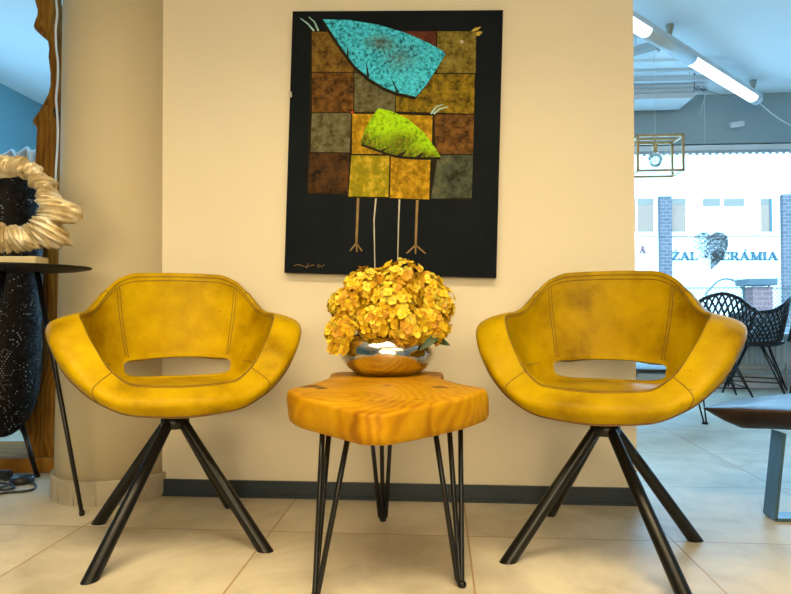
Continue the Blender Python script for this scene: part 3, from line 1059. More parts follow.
def blend_paint(name, a_stops, b_stops, scale, blobs):
    """two speckled paints, the second laid in soft patches (canvas-local centre, radii, strength)"""
    m = paint(name, a_stops, scale=scale)
    nt, N, L, b = nodes(m)
    src = b.inputs['Base Color'].links[0].from_socket
    fac = src.node.inputs[0].links[0].from_socket
    c2 = N.new('ShaderNodeValToRGB'); el = c2.color_ramp.elements
    while len(el) < len(b_stops): el.new(.5)
    for e, (p, c) in zip(el, b_stops): e.position = p; e.color = (*c, 1)
    L.new(fac, c2.inputs[0])
    tc = N.new('ShaderNodeTexCoord')
    tot = None
    for (cx, cz, rx, rz, st) in blobs:
        mp = N.new('ShaderNodeMapping'); mp.vector_type = 'TEXTURE'
        mp.inputs['Location'].default_value = (cx, 0, cz); mp.inputs['Scale'].default_value = (rx, 1, rz)
        L.new(tc.outputs['Object'], mp.inputs['Vector'])
        g = N.new('ShaderNodeTexGradient'); g.gradient_type = 'SPHERICAL'; L.new(mp.outputs[0], g.inputs['Vector'])
        mu = N.new('ShaderNodeMath'); mu.operation = 'MULTIPLY'; mu.inputs[1].default_value = st; L.new(g.outputs['Fac'], mu.inputs[0])
        if tot is None: tot = mu.outputs[0]
        else:
            ad = N.new('ShaderNodeMath'); ad.operation = 'ADD'; L.new(tot, ad.inputs[0]); L.new(mu.outputs[0], ad.inputs[1]); tot = ad.outputs[0]
    n2 = N.new('ShaderNodeTexNoise'); n2.inputs['Scale'].default_value = 60; n2.inputs['Detail'].default_value = 6
    L.new(tc.outputs['Object'], n2.inputs['Vector'])
    mm = N.new('ShaderNodeMath'); mm.operation = 'MULTIPLY'; L.new(tot, mm.inputs[0]); L.new(n2.outputs['Fac'], mm.inputs[1])
    m2 = N.new('ShaderNodeMath'); m2.operation = 'MULTIPLY'; m2.use_clamp = True; m2.inputs[1].default_value = 2.0; L.new(mm.outputs[0], m2.inputs[0])
    mx = N.new('ShaderNodeMix'); mx.data_type = 'RGBA'
    L.new(m2.outputs[0], mx.inputs['Factor']); L.new(src, mx.inputs['A']); L.new(c2.outputs[0], mx.inputs['B'])
    L.new(mx.outputs['Result'], b.inputs['Base Color'])
    PM.append(m); return len(PM) - 1


def blob(px, py, rpx, rpy, st):
    p = onc(px, py); k = 2.17 / F_PX
    return (p.x, p.z, rpx * k, rpy * k, st)


k_tq = blend_paint('turquoise', [(0.34, (0.008, 0.09, 0.15)), (0.44, (0.035, 0.42, 0.68)), (0.66, (0.09, 0.70, 1.0))],
                   [(0.36, (0.03, 0.05, 0.035)), (0.52, (0.11, 0.075, 0.03)), (0.66, (0.16, 0.13, 0.06))], 150, [blob(380, 43, 20, 11, .9), blob(400, 58, 24, 18, .55)])
k_li = blend_paint('lime', [(0.32, (0.12, 0.24, 0.006)), (0.44, (0.32, 0.60, 0.008)), (0.68, (0.42, 0.76, 0.012))],
                   [(0.38, (0.02, 0.03, 0.006)), (0.52, (0.13, 0.15, 0.010)), (0.66, (0.34, 0.28, 0.012))], 120, [blob(364, 142, 26, 16, 1.2), blob(395, 156, 40, 16, 1.3), blob(402, 140, 26, 12, 1.0), blob(430, 158, 26, 12, .9)])
k_sh = pmat('soft black', [(0.3, (0.012, 0.010, 0.006)), (0.7, (0.022, 0.018, 0.010))], scale=20)
k_lg = pmat('leg tan', [(0.3, (0.20, 0.13, 0.055)), (0.7, (0.32, 0.22, 0.10))], scale=60)
k_wh = pmat('pale line', [(0.3, (0.42, 0.40, 0.33)), (0.7, (0.55, 0.52, 0.44))], scale=60)
k_pt = pmat('pale turquoise', [(0.3, (0.30, 0.55, 0.55)), (0.7, (0.40, 0.66, 0.64))], scale=60)
k_bk = pmat('beak yellow', [(0.3, (0.50, 0.36, 0.06)), (0.7, (0.66, 0.48, 0.10))], scale=60)
k_or = pmat('red dot', [(0.3, (0.5, 0.05, 0.02)), (0.7, (0.6, 0.07, 0.03))], scale=60)
cv.box((-hw, 0, -hh), (hw, .028, hh), k_edge)
cv.box((-hw, -.0004, -hh), (hw, 0.0002, hh), k_bg)


def poly(pts, mi, lift):
    ps = [onc(px, py, lift) for px, py in pts]
    # orient towards the room (-y)
    ar = sum(ps[i].x * ps[(i + 1) % len(ps)].z - ps[(i + 1) % len(ps)].x * ps[i].z for i in range(len(ps)))
    if ar < 0: ps.reverse()
    back = [Vector((p.x, 0, p.z)) for p in ps]
    n = len(ps)
    cv.add(ps + back, [tuple(range(n))] + [(i, n + i, n + (i + 1) % n, (i + 1) % n) for i in range(n)], mi, False)


def smooth_poly(pts, k=6):
    v = [Vector((a, b, 0)) for a, b in pts]
    return [(p.x, p.y) for p in densify(v, k)]


def stroke(pts, w0, w1, mi, lift):
    n = len(pts)
    L_, R_ = [], []
    for i, (x, y) in enumerate(pts):
        a = pts[max(0, i - 1)]; b = pts[min(n - 1, i + 1)]
        dx, dy = b[0] - a[0], b[1] - a[1]
        l = math.hypot(dx, dy) or 1
        w = (w0 + (w1 - w0) * i / (n - 1)) / 2
        L_.append((x - dy / l * w, y + dx / l * w)); R_.append((x + dy / l * w, y - dx / l * w))
    for i in range(n - 1):
        poly([L_[i], L_[i + 1], R_[i + 1], R_[i]], mi, lift)


# patchwork squares of the large bird
poly([(311, 31), (476.5, 31), (472, 200.5), (307, 194)], k_sh, .0008)
sq = [([(312, 32), (353.8, 31.8), (353.8, 72), (312, 72)], k_oc), ([(355, 31.5), (395, 31.5), (395, 72), (355, 72)], k_gr),
      ([(396, 31.5), (436, 31.5), (436, 72), (396, 72)], k_rd), ([(437.3, 31.5), (476, 31.5), (475.5, 73), (437.3, 73)], k_ol),
      ([(312, 73), (353.6, 73), (353.2, 112), (312, 112.5)], k_br), ([(354.5, 73), (395, 74), (395, 112), (354.5, 112)], k_gr),
      ([(396, 74), (474.7, 74.5), (474, 113.8), (396, 111.5)], k_yo), ([(434.5, 114.5), (474, 115), (473, 154), (435.5, 154)], k_br),
      ([(312, 113.5), (352, 113), (351, 152.5), (310.5, 152)], k_gr), ([(310, 153.5), (350.5, 153.5), (349, 193), (307.5, 192.5)], k_dk),
      ([(438, 155.5), (473, 155), (471.5, 198), (431, 198.5)], k_tl)]
for p, k in sq: poly(p, k, .0014)
# small bird body
poly([(351.5, 113), (433.5, 115), (430, 200.5), (347.5, 197.5)], k_sh, .0016)
poly([(352.5, 114), (392, 114.5), (391, 154), (352, 154)], k_go, .0020)
poly([(393, 114.5), (432.5, 116), (431.5, 156), (392.5, 155)], k_go, .0020)
poly([(351.5, 155.5), (389.5, 156), (388.5, 197), (348.5, 196.5)], k_yg, .0020)
poly([(391, 156.5), (430.5, 158), (429, 199.5), (390, 198)], k_go, .0020)
# shadows and wings
tw = [(323, 19.5), (350, 20.5), (378, 25), (405, 33), (428, 43), (444, 52), (445, 55), (436, 70), (427, 84), (416, 97), (408, 95), (398, 93), (385, 88), (370, 79), (355, 66), (341, 47)]
poly([(x - 1.5, y + 3.0) for x, y in tw], k_sh, .0024)
poly(tw, k_tq, .0028)
for a, b, c_ in (((347, 56), (347, 42), (349, 58)), ((367, 77), (366, 61), (370, 78)), ((396.5, 92.5), (390, 75), (399, 93))):
    poly([a, b, c_], k_sh, .0034)
gw = [(378.5, 108.5), (392, 111.5), (408, 119), (424, 133), (434.5, 147), (440.5, 157), (426, 157.5), (412, 157), (398, 156), (384, 152), (371, 147), (360.5, 143.5), (365, 130), (371, 118)]
poly([(x + .5, y + 2.6) for x, y in gw], k_sh, .0024)
poly(gw, k_li, .0028)
for a, b, c_ in (((380, 151), (392, 146), (383, 152)), ((396, 156), (408, 150), (402, 156.5)), ((416, 157), (424, 152), (421, 157.3))):
    poly([a, b, c_], k_sh, .0034)
# tufts, beaks, eye
stroke([(300.5, 18.5), (308, 24), (314, 31)], .8, 1.8, k_pt, .0024)
stroke([(309, 17.3), (314.5, 22), (318.5, 31)], .8, 1.8, k_pt, .0024)
stroke([(431, 114), (436, 107), (443, 104.5)], 1.8, .7, k_pt, .0024)
stroke([(433.5, 114), (440, 109), (448, 107)], 1.8, .7, k_pt, .0024)
poly([(471, 31.5), (475, 28), (481, 27), (477, 31)], k_bk, .0024)
poly([(476, 33), (479, 31.5), (482.5, 32.2), (479, 36), (476.5, 36)], k_bk, .0024)
poly([(460, 41), (462.5, 40.2), (464, 42), (462.5, 43.3), (460.5, 43)], k_wh, .0024)
poly([(351, 112.5), (352.5, 110.8), (354, 112.5), (352.5, 114.3)], k_or, .0036)
# legs and drips
stroke([(358.2, 198), (357.5, 215), (356.3, 246)], 2.6, 2.2, k_lg, .0012)
for q in ((350, 251), (357, 252), (362, 251)): stroke([(356.3, 243), q], 1.8, 1.2, k_lg, .0014)
stroke([(417.3, 200), (416.5, 220), (415.6, 247)], 2.6, 2.2, k_lg, .0012)
for q in ((406.5, 253.5), (415.5, 254), (425.5, 253.5)): stroke([(415.6, 245), q], 1.8, 1.2, k_lg, .0014)
stroke([(376, 198), (374, 220), (375, 272)], 1.6, .9, k_wh, .0012)
stroke([(399.5, 199), (398.5, 225), (397.5, 270)], 1.6, .9, k_wh, .0012)
# scribbled signature
sg = [(294, 266), (298, 264.5), (303, 266), (307, 267.5), (309, 263), (306, 268), (311, 265.5), (314, 265)]
stroke(sg, .5, .5, k_lg, .0012)
stroke([(317, 266), (319, 264), (318.5, 268), (321, 265.5), (322, 267), (324.5, 264.5)], .5, .5, k_lg, .0012)
# paint chip on the left edge
poly([(289, 90), (291.5, 92), (292, 97), (288.8, 97.5)], k_wh, .0012)
po = cv.build('painting', PM)
po.location = ctr
po.rotation_euler = PR.to_euler()
tag(po, 'unframed dark canvas of patchwork birds with turquoise and lime wings on the beige wall', 'painting')

# ------------------------------------------------------------------ round black table (left)
TD0 = 1.88
t_r = 67.5 * TD0 / F_PX
tc0 = at(18, 267.5, TD0)
TZ, tcx, tcy = tc0.z, tc0.x, tc0.y
rt = thing('bar_table', 'round black metal table with thin splayed legs left of the column', 'table', (tcx, tcy, 0), YAW)
TILT = radians(0.8)
m = MB(); TT = Matrix.Translation((0, 0, TZ)) @ Matrix.Rotation(TILT, 4, 'X')
m.lathe([(0, -.012), (t_r * .6, -.013), (t_r - .04, -.010), (t_r - .004, -.003), (t_r, .001), (t_r - .004, .004), (t_r - .03, .006), (0, .006)], 72, M=TT)
m.build('table_top', M['black_matte'], rt)
for an, rt_, rf_ in ((49, .053, .194), (164, .053, .194), (255, .053, .194)):
    u = Vector((cos(radians(an)), sin(radians(an)), 0))
    a = u * rt_ + Vector((0, 0, TZ - .010)); b = u * rf_ + Vector((0, 0, .008))
    m = MB(); m.tube([a, b.lerp(a, .03), b], [.0085, .0068, .0068], 12)
    m.lathe([(0, 0), (.007, 0), (.0085, .006), (.0085, .014), (.006, .018), (0, .018)], 14, M=Matrix.Translation((b.x, b.y, 0)))
    m.build('leg', M['black_metal'], rt)

# ------------------------------------------------------------------ frilled ring sculpture on the table
M['gilt'] = noise_mat('champagne gilt', [(0.30, (0.40, 0.29, 0.12)), (0.48, (0.72, 0.62, 0.42)), (0.62, (0.86, 0.82, 0.72))], scale=14, rough=0.40, metal=0.35, bump=.3, bscale=90)
M['base_gilt'] = noise_mat('pale gold base', [(0.30, (0.62, 0.50, 0.28)), (0.7, (0.75, 0.64, 0.42))], scale=12, rough=0.4, metal=0.35)
sd = TD0 - .05
sc = at(6, 204.5, sd)
pxm = sd / F_PX
def tilt_z(y): return (y - tcy) * sin(TILT)
base_z = TZ + .006 + tilt_z(sc.y) + .001
sroot = thing('ring_sculpture', 'gilded frilled ring sculpture standing on the round black table', 'sculpture', (sc.x, sc.y, base_z), YAW)
b = MB()
bl_, br_ = -46 * pxm, 37 * pxm
b.rbox((bl_, -.035, 0), (br_, .035, .021), .002, M=Matrix.Rotation(TILT, 4, 'X'))
b.build('base', M['base_gilt'], sroot)
zc0 = sc.z - base_z
K_out = [(-180, 52), (-150, 54), (-120, 50), (-95, 50), (-70, 51), (-50, 60), (-42, 70), (-36, 74), (-32, 78), (-24, 72), (-20, 62), (-16, 74), (-8, 80), (-3, 78), (2, 68), (8, 56), (30, 52), (60, 50), (90, 49), (110, 52), (130, 50), (150, 52), (180, 52)]
K_in = [(-180, 32), (-90, 25), (-45, 33), (0, 38), (45, 38), (90, 33), (135, 32), (180, 32)]
m = MB()
NU, NV = 720, 28
rows = []
for i in range(NU):
    deg = 360 * i / NU
    dg = deg if deg <= 180 else deg - 360
    ph = radians(deg)
    ro = .935 * interp(K_out, dg) * pxm * (1 + .045 * noise.noise(Vector((cos(ph) * 5, sin(ph) * 5, 2))))
    ri = .95 * interp(K_in, dg) * pxm * (1 + .05 * noise.noise(Vector((cos(ph) * 7, sin(ph) * 7, 9))))
    rm, w = (ro + ri) / 2, (ro - ri) / 2
    th = .030 + .008 * noise.noise(Vector((cos(ph) * 3, sin(ph) * 3, 5)))
    row = []
    for j in range(NV):
        ps = 2 * pi * j / NV
        tw_ = ph + .10 * sin(ps) + .16 * noise.noise(Vector((cos(ph) * 2.2, sin(ph) * 2.2, 1))) * cos(ps)
        wv = 6 * noise.noise(Vector((cos(ph) * 4, sin(ph) * 4, 0)))
        pl = abs(sin(tw_ * 24 + wv)) * .0125 - .006 + sin(tw_ * 11 + 2) * .004 + abs(sin(tw_ * 61 + wv)) * .0035 + .010 * noise.noise(Vector((cos(ph) * 13, sin(ph) * 13, j * .22)))
        r = rm + (w + pl) * cos(ps)
        y = (th + pl * 1.3) * sin(ps)
        row.append((r * cos(ph), y, zc0 + r * sin(ph)))
    rows.append(row)
rows.append(rows[0])
m.grid(rows, close_u=True)
ring_o = m.build('ring', M['gilt'], sroot)
m = MB(); m.tube([(-.012, 0, .018), (-.012, 0, zc0 - 42 * pxm)], .006, 10)
m.build('post', M['black_metal'], sroot)

# ------------------------------------------------------------------ perforated floor lantern
def perforated():
    mm = mat('perforated black metal', (0.007, 0.006, 0.005), 0.55)
    nt, N, L, b = nodes(mm)
    tc = N.new('ShaderNodeTexCoord'); sp = N.new('ShaderNodeSeparateXYZ'); L.new(tc.outputs['Object'], sp.inputs[0])
    def mt(op, a, bb=None):
        n = N.new('ShaderNodeMath'); n.operation = op
        for i, v in enumerate((a, bb)):
            if v is None: continue
            if isinstance(v, (int, float)): n.inputs[i].default_value = v
            else: L.new(v, n.inputs[i])
        return n.outputs[0]
    u = mt('MULTIPLY', mt('ARCTAN2', sp.outputs['Y'], sp.outputs['X']), 84 / (2 * pi))
    v = mt('DIVIDE', sp.outputs['Z'], .0088)
    # staggered rows
    u2 = mt('ADD', u, mt('MULTIPLY', mt('FLOOR', v), .5))
    fu = mt('SUBTRACT', mt('FRACT', u2), .5); fv = mt('SUBTRACT', mt('FRACT', v), .5)
    d = mt('SQRT', mt('ADD', mt('MULTIPLY', fu, fu), mt('MULTIPLY', fv, fv)))
    wn = N.new('ShaderNodeTexWhiteNoise'); cb = N.new('ShaderNodeCombineXYZ')
    L.new(mt('FLOOR', u2), cb.inputs[0]); L.new(mt('FLOOR', v), cb.inputs[1]); L.new(cb.outputs[0], wn.inputs['Vector'])
    hole = mt('MULTIPLY', mt('LESS_THAN', d, .30), mt('LESS_THAN', wn.outputs['Value'], .42))
    b.inputs['Specular IOR Level'].default_value = .12
    t = N.new('ShaderNodeBsdfTransparent'); mx = N.new('ShaderNodeMixShader')
    out = N['Material Output']
    L.new(hole, mx.inputs[0]); L.new(b.outputs[0], mx.inputs[1]); L.new(t.outputs[0], mx.inputs[2]); L.new(mx.outputs[0], out.inputs[0])
    return mm


ld = 2.44
lc = at(4, 310, ld)
LR = 34 * ld / F_PX
zt, zb_ = at(4, 171, ld).z, at(4, 437, ld).z
lroot = thing('floor_lamp', 'tall capsule-shaped perforated black lantern on legs behind the round black table', 'lamp', (lc.x, lc.y, 0))
prof = []
for j in range(13):
    a = pi / 2 * j / 12
    prof.append((LR * .97 * sin(a), zb_ + .24 * (1 - cos(a))))
prof += [(LR * .985, zb_ + .34), (LR, zb_ + .55), (LR * .97, zt - .25)]
for j in range(13):
    a = pi / 2 * (1 - j / 12)
    prof.append((LR * .95 * sin(a), zt - .15 * (1 - cos(a))))
m = MB(); m.lathe(prof, 64); m.build('lamp_shade', perforated(), lroot)
m = MB(); m.lathe([(0, zb_ + .10), (.025, zb_ + .10), (.025, zb_ + .2), (.035, zb_ + .24), (.04, zb_ + .29), (.03, zb_ + .33), (0, zb_ + .345)], 20); m.build('bulb', M['white_metal'], lroot)
fl = on_z(36.5, 477, 0) - Vector((lc.x, lc.y, 0))
tl = at(15, 432, (fl + Vector((lc.x, lc.y, 0)) - CAM).dot(FWD)) - Vector((lc.x, lc.y, 0))
for k in range(3):
    rot = Matrix.Rotation(2 * pi * k / 3, 4, 'Z')
    dirv = Vector((fl.x, fl.y, 0)).normalized()
    topv = dirv * max(.05, Vector((tl.x, tl.y, 0)).dot(dirv)) + Vector((0, 0, zb_ + .03))
    topv2 = dirv * (LR * .50) + Vector((0, 0, zb_ + .04))
    m = MB(); m.tube([rot @ topv2, rot @ Vector((fl.x, fl.y, .01))], .009, 12)
    m.lathe([(0, 0), (.012, 0), (.013, .006), (.011, .014), (0, .014)], 14, M=Matrix.Translation(rot @ Vector((fl.x, fl.y, 0))))
    m.build('leg', M['black_metal'], lroot)

# ------------------------------------------------------------------ driftwood trunk on a plank base
TD = 2.66
tr_px = [(-30, 34, 60), (-8, 36, 60), (0, 38, 60), (8, 39.5, 62), (14, 41, 63), (20, 40.5, 62), (25, 38.5, 61), (31, 37, 62), (37, 43, 63), (43, 50, 64), (52, 51.5, 64), (60, 51, 64), (68, 52, 64), (76, 53, 65), (88, 53, 66), (97, 51, 67), (106, 46.5, 67), (114, 42, 67), (119, 39, 67), (123, 36, 68), (126.5, 36.5, 68), (130, 40, 68), (145, 39.5, 68), (165, 38.5, 69), (190, 38, 70), (215, 38, 70), (245, 40, 70), (275, 41.5, 71), (310, 44, 71), (345, 46, 72), (365, 44.5, 73), (378, 38.5, 73), (392, 34.5, 72), (408, 31, 71), (418, 25, 70), (427, 21, 69), (435, 26, 69), (441, 32, 68), (447, 34.5, 67), (452.5, 35, 66)]
trc = at(52, 452.5, TD)
tz0 = .058
troot = thing('driftwood_trunk', 'upright driftwood trunk standing on the brown plank base left of the column', 'driftwood', (trc.x, trc.y, tz0))
# resample
dense = []
for i in range(len(tr_px) - 1):
    a, b = tr_px[i], tr_px[i + 1]
    k = max(1, int((b[0] - a[0]) / 3))
    for j in range(k):
        t = j / k
        dense.append(tuple(a[q] + (b[q] - a[q]) * t for q in range(3)))
dense.append(tr_px[-1])
rows = []
NS = 40
for (py, xl, xr) in dense:
    L_, R_ = at(xl, py, TD), at(xr, py, TD)
    c = (L_ + R_) / 2
    hwid = (R_ - L_).length / 2
    dpt = min(.085, hwid * .9 + .015)
    row = []
    for k in range(NS):
        a = 2 * pi * k / NS
        nn = 1 + .30 * noise.noise(Vector((cos(a) * 2.2, sin(a) * 2.2, c.z * 2.4))) * abs(sin(a)) + .06 * noise.noise(Vector((cos(a) * 6, sin(a) * 6, c.z * 5))) 
        p = c + RGT * (hwid * cos(a) * (1 if abs(cos(a)) > .97 else nn)) + FWD * (dpt * sin(a) * nn)
        row.append(Vector((p.x - trc.x, p.y - trc.y, max(0.0, p.z - tz0))))
    rows.append(row)
for row in (rows[-1],):
    for p in row: p.z = 0.0
m = MB(); m.grid(rows, close_u=True, flip=False)
m.add(rows[0], [tuple(range(NS))[::-1]]); m.add(rows[-1], [tuple(range(NS))])
m.build('trunk', M['driftwood'], troot)
kn = MB(); kp = at(53.5, 114, TD - .055)
kn.lathe([(0, .002), (.012, .003), (.019, .0), (.021, -.008)], 24, M=Matrix.Translation(kp - Vector((trc.x, trc.y, tz0))) @ Matrix.Rotation(radians(90), 4, 'X') @ Matrix.Scale(1.5, 4, (0, 1, 0)))
M['knot'] = noise_mat('dark knot hole', [(0.3, (0.018, 0.008, 0.004)), (0.7, (0.03, 0.013, 0.006))], scale=30, rough=.9)
kn.build('knot_hole', M['knot'], troot)
# plank base
pb0 = on_z(52, 473, 0)
m = MB()
w0 = -1.05
m.rbox((w0, 0, 0), (.30, .34, .058), .004, M=Matrix.Rotation(YAW, 4, 'Z'))
tag(m.build('plank_base', M['plank'], None, (pb0.x, pb0.y, 0)), 'thick brown wooden plank on the floor under the driftwood trunk', 'plank')
# cable hanging beside the trunk
m = MB()
cab = [at(x, y, TD - .12) for x, y in ((56.3, -30), (56.3, 0), (57.2, 14), (55.6, 30), (56.2, 48), (57.8, 62), (57.6, 80), (56.0, 98), (57.0, 112), (57.8, 130), (57.2, 150), (55.6, 175), (56, 200), (57, 240))]
cab = [Vector((cab[0].x, cab[0].y, CEIL))] + densify(cab, 4)[:-7]
m.tube(cab, .0042, 8)
tag(m.build('power_cable', M['white_metal']), 'white cable hanging down in front of the driftwood trunk', 'cable')

# power adapter and black cords on the floor
ad = thing('power_adapter', 'black power adapter with a coiled cord on the floor by the lantern', 'adapter', on_z(22, 483, 0))
m = MB(); m.lathe([(0, 0), (.040, 0), (.043, .008), (.041, .022), (.034, .028), (0, .029)], 28, M=Matrix.Scale(1.0, 4)); m.build('adapter_body', M['black_plastic'], ad)
A0 = Vector(ad.location)
def fcord(pts, z=.005):
    return densify([on_z(x, y, z) - A0 for x, y in pts], 6)[:-12]
m = MB(); m.tube(fcord([(-14, 497), (-4, 494.5), (8, 492.5), (22, 491.5), (33, 489.5), (36, 486), (33, 483), (30, 484), (26, 486)]), .0045, 8); m.build('cord', M['black_plastic'], ad)
pg = thing('power_plug', 'black plug with its looped cord on the floor at the far left', 'plug', on_z(4, 479, 0))
A0 = Vector(pg.location)
m = MB(); m.rbox((-.028, -.018, .0), (.028, .018, .034), .007); m.build('plug_body', M['black_plastic'], pg)
m = MB()
m.tube(fcord([(12, 482), (6, 486), (-2, 488), (-6, 485), (2, 483), (12, 485), (14, 488), (4, 490), (-8, 489), (-14, 487), (-20, 486)], .012), .0045, 8)
m.tube(fcord([(16, 477), (10, 475.5), (4, 476), (1, 478), (5, 480), (11, 479), (14, 477)], .0065), .004, 8)
m.build('cord', M['black_plastic'], pg)

# white pleated screen behind
sd_ = 3.9
xs = [(2, 155), (12, 149), (16, 154), (27, 146.5), (31, 151), (39, 148.5), (43, 156)]
scr = thing('folding_screen', 'white pleated paper screen standing behind the driftwood trunk', 'screen', (at(20, 300, sd_).x, at(20, 300, sd_).y, 0))
O_ = Vector(scr.location)
for i in range(len(xs) - 1):
    (xa, ya), (xb, yb) = xs[i], xs[i + 1]
    da, db = sd_ + (.07 if i % 2 else -.07), sd_ + (-.07 if i % 2 else .07)
    A, B = at(xa, ya, da), at(xb, yb, db)
    A0_, B0_ = Vector((A.x, A.y, 0)), Vector((B.x, B.y, 0))
    off = (B0_ - A0_).cross(Vector((0, 0, 1))).normalized() * .008
    q = [A0_ - off, B0_ - off, B - off, A - off, A0_ + off, B0_ + off, B + off, A + off]
    q = [p - O_ for p in q]
    m = MB(); m.add(q, [(0, 1, 2, 3), (7, 6, 5, 4), (0, 4, 5, 1), (1, 5, 6, 2), (2, 6, 7, 3), (3, 7, 4, 0)], 0, False)
    m.build('panel', M['white_metal'], scr)

# ------------------------------------------------------------------ right: dark coffee table
CTZ = .345
ctp = [on_z(703, 407.5, CTZ), on_z(745, 409, CTZ), on_z(791, 411, CTZ), on_z(900, 415, CTZ), on_z(1000, 404, CTZ), on_z(960, 392, CTZ), on_z(830, 390.5, CTZ), on_z(791, 393, CTZ), on_z(730, 400, CTZ)]
cc = sum(ctp, Vector()) / len(ctp)
ct = thing('coffee_table', 'dark walnut slab coffee table on blue steel frame legs at the right', 'table', (cc.x, cc.y, 0))
rg = [p - Vector((cc.x, cc.y, 0)) for p in densify(ctp, 6)]
rows = []
for s, z in ((.02, CTZ), (.5, CTZ), (.97, CTZ), (1.0, CTZ - .003), (.975, CTZ - .010), (.92, CTZ - .026), (.84, CTZ - .047), (.72, CTZ - .072), (.4, CTZ - .074), (.02, CTZ - .074)):
    rows.append([(p.x * s, p.y * s, z) for p in rg])
m = MB(); m.grid(rows, close_u=True)
m.add(rows[0], [tuple(range(len(rg)))]); m.add(rows[-1], [tuple(range(len(rg)))[::-1]])
m.build('slab_top', M['dark_wood'], ct)
M['blue_steel'] = noise_mat('blued steel', [(0.3, (0.030, 0.075, 0.105)), (0.55, (0.055, 0.13, 0.18)), (0.75, (0.09, 0.19, 0.25))], scale=9, rough=0.35, metal=0.2, stretch=(1, 1, .4))
f0 = on_z(776, 522, 0)
for dx in (0, .62):
    m = MB()
    ft = Vector((f0.x + dx, f0.y, 0)) - Vector((cc.x, cc.y, 0))
    # flat-bar trapezoid frame running in depth
    n1 = Vector((.012, 0, 0))
    W_ = .07
    a0 = ft + Vector((0, 0, .006)); a1 = ft + Vector((.36 if dx == 0 else .30, .0, .006))
    t0 = ft + Vector((.030, 0, CTZ - .07)); t1 = a1 + Vector((-.03, 0, CTZ - .076))
    def bar(p, q, th, wd):
        d = (q - p).normalized(); e = Vector((0, 1, 0)); n_ = d.cross(e).normalized()
        vs = []
        for base in (p, q):
            for sx, sy in ((-1, 0), (1, 0), (1, 1), (-1, 1)):
                vs.append(base + n_ * (th / 2 * sx) + e * (wd * sy))
        m.add(vs, [(0, 1, 2, 3), (7, 6, 5, 4), (0, 4, 5, 1), (1, 5, 6, 2), (2, 6, 7, 3), (3, 7, 4, 0)], 0, False)
    if dx == 0:
        bar(a0, t0, .010, W_); bar(a0, a1, .010, W_); bar(a1, t1, .010, W_)
        m.build('leg', M['blue_steel'], ct)
    else:
        bar(a0, t0, .010, W_); bar(a0, a1, .010, W_); bar(a1, t1, .010, W_)
        m.build('leg', M['blue_steel'], ct)

# low table on hairpin legs half hidden by the right armchair
hz = 3.5
hp = on_z(705, 424, 0)
htab = thing('low_table', 'low black table on hairpin legs mostly hidden behind the right armchair', 'table', (hp.x - .28, hp.y + .18, 0))
m = MB(); m.lathe([(0, .30), (.30, .30), (.34, .312), (.35, .325), (.34, .33), (0, .33)], 48); m.build('table_top', M['black_plastic'], htab)
for (x, y) in ((.28, -.18), (-.28, -.18), (0, .28)):
    m = MB()
    for dx in (-.028, .028):
        m.tube([(x * .85 + dx, y * .85, .305), (x + dx * .25, y, .012), (x, y, .008)], .005, 8)
    m.lathe([(0, 0), (.018, 0), (.018, .010), (0, .012)], 14, M=Matrix.Translation((x, y, 0)))
    m.build('leg', M['black_metal'], htab)

# ------------------------------------------------------------------ lattice chairs by the window
def lattice_chair(label, px, py, rz, scale=1.0):
    p = on_z(px, py, 0)
    root = thing('lattice_chair', label, 'chair', (p.x, p.y, 0), rz, 'black lattice shell chairs by the window')
    def crest(d):
        return interp([(0, .40), (30, .42), (44, .56), (60, .625), (90, .645), (115, .655), (140, .70), (160, .755), (180, .78)], d)
    def shell(a, t):
        d = abs(math.degrees(a))
        zc = crest(d)
        rb = .20
        rt_ = .285 if d < 130 else .27
        z = .40 + (zc - .40) * t
        r = rb + (rt_ - rb) * (t ** .6) + (.03 * t * t if d > 60 else 0)
        x, y = D(a)
        r *= .92
        return Vector((r * x * 1.02, r * y * .95, z))
    # diamond openings
    lat = MB()
    A0, A1, NC, NR = radians(36), radians(324), 32, 8
    def node(i, j):  # i in half steps
        a = A0 + (A1 - A0) * i / (2 * NC)
        aa = a if a <= pi else a - 2 * pi
        return shell(aa, j / NR)
    for j in range(NR):
        for i in range(0, 2 * NC + 1):
            if (i + j) % 2 == 0:
                for di in (-1, 1):
                    if 0 <= i + di <= 2 * NC:
                        lat.tube([node(i, j), node(i + di, j + 1)], .0080, 5, cap=False)
    lat.build('lattice_shell', M['black_plastic'], root)
    rim = MB()
    pts = []
    for k in range(91):
        a = radians(30) + radians(300) * k / 90
        aa = a if a <= pi else a - 2 * pi
        pts.append(shell(aa, 1.0))
    rim.tube(pts, .013, 8)
    rim.build('rim', M['black_plastic'], root)
    st = MB()
    st.lathe([(0, .372), (.16, .375), (.205, .395), (.215, .412), (.20, .418), (.14, .410), (0, .405)], 40)
    st.build('seat', M['black_plastic'], root)
    for sx in (-1, 1):
        for sy in (-1, 1):
            lg = MB()
            f = Vector((sx * .225, sy * .215, 0))
            lg.tube([(sx * .09, sy * .05, .375), f + Vector((0, 0, .004))], .006, 8)
            lg.tube([(sx * .05, sy * .10, .375), f + Vector((0, 0, .004))], .006, 8)
            lg.build('leg', M['black_metal'], root)
    br_ = MB()
    q = [(sx * .188, sy * .172, .10) for sx, sy in ((-1, -1), (1, -1), (1, 1), (-1, 1))]
    for k in range(4):
        br_.tube([q[k], q[(k + 1) % 4]], .005, 8)
    br_.build('brace', M['black_metal'], root)
    return root


lattice_chair('black lattice shell chair partly hidden behind the right armchair', 713, 398.5, radians(172))
lattice_chair('black lattice shell chair with its wire legs fully in view before the radiator', 755, 392, radians(-119))
lattice_chair('black lattice shell chair cut off by the right edge of the picture', 822, 394.2, radians(-119))

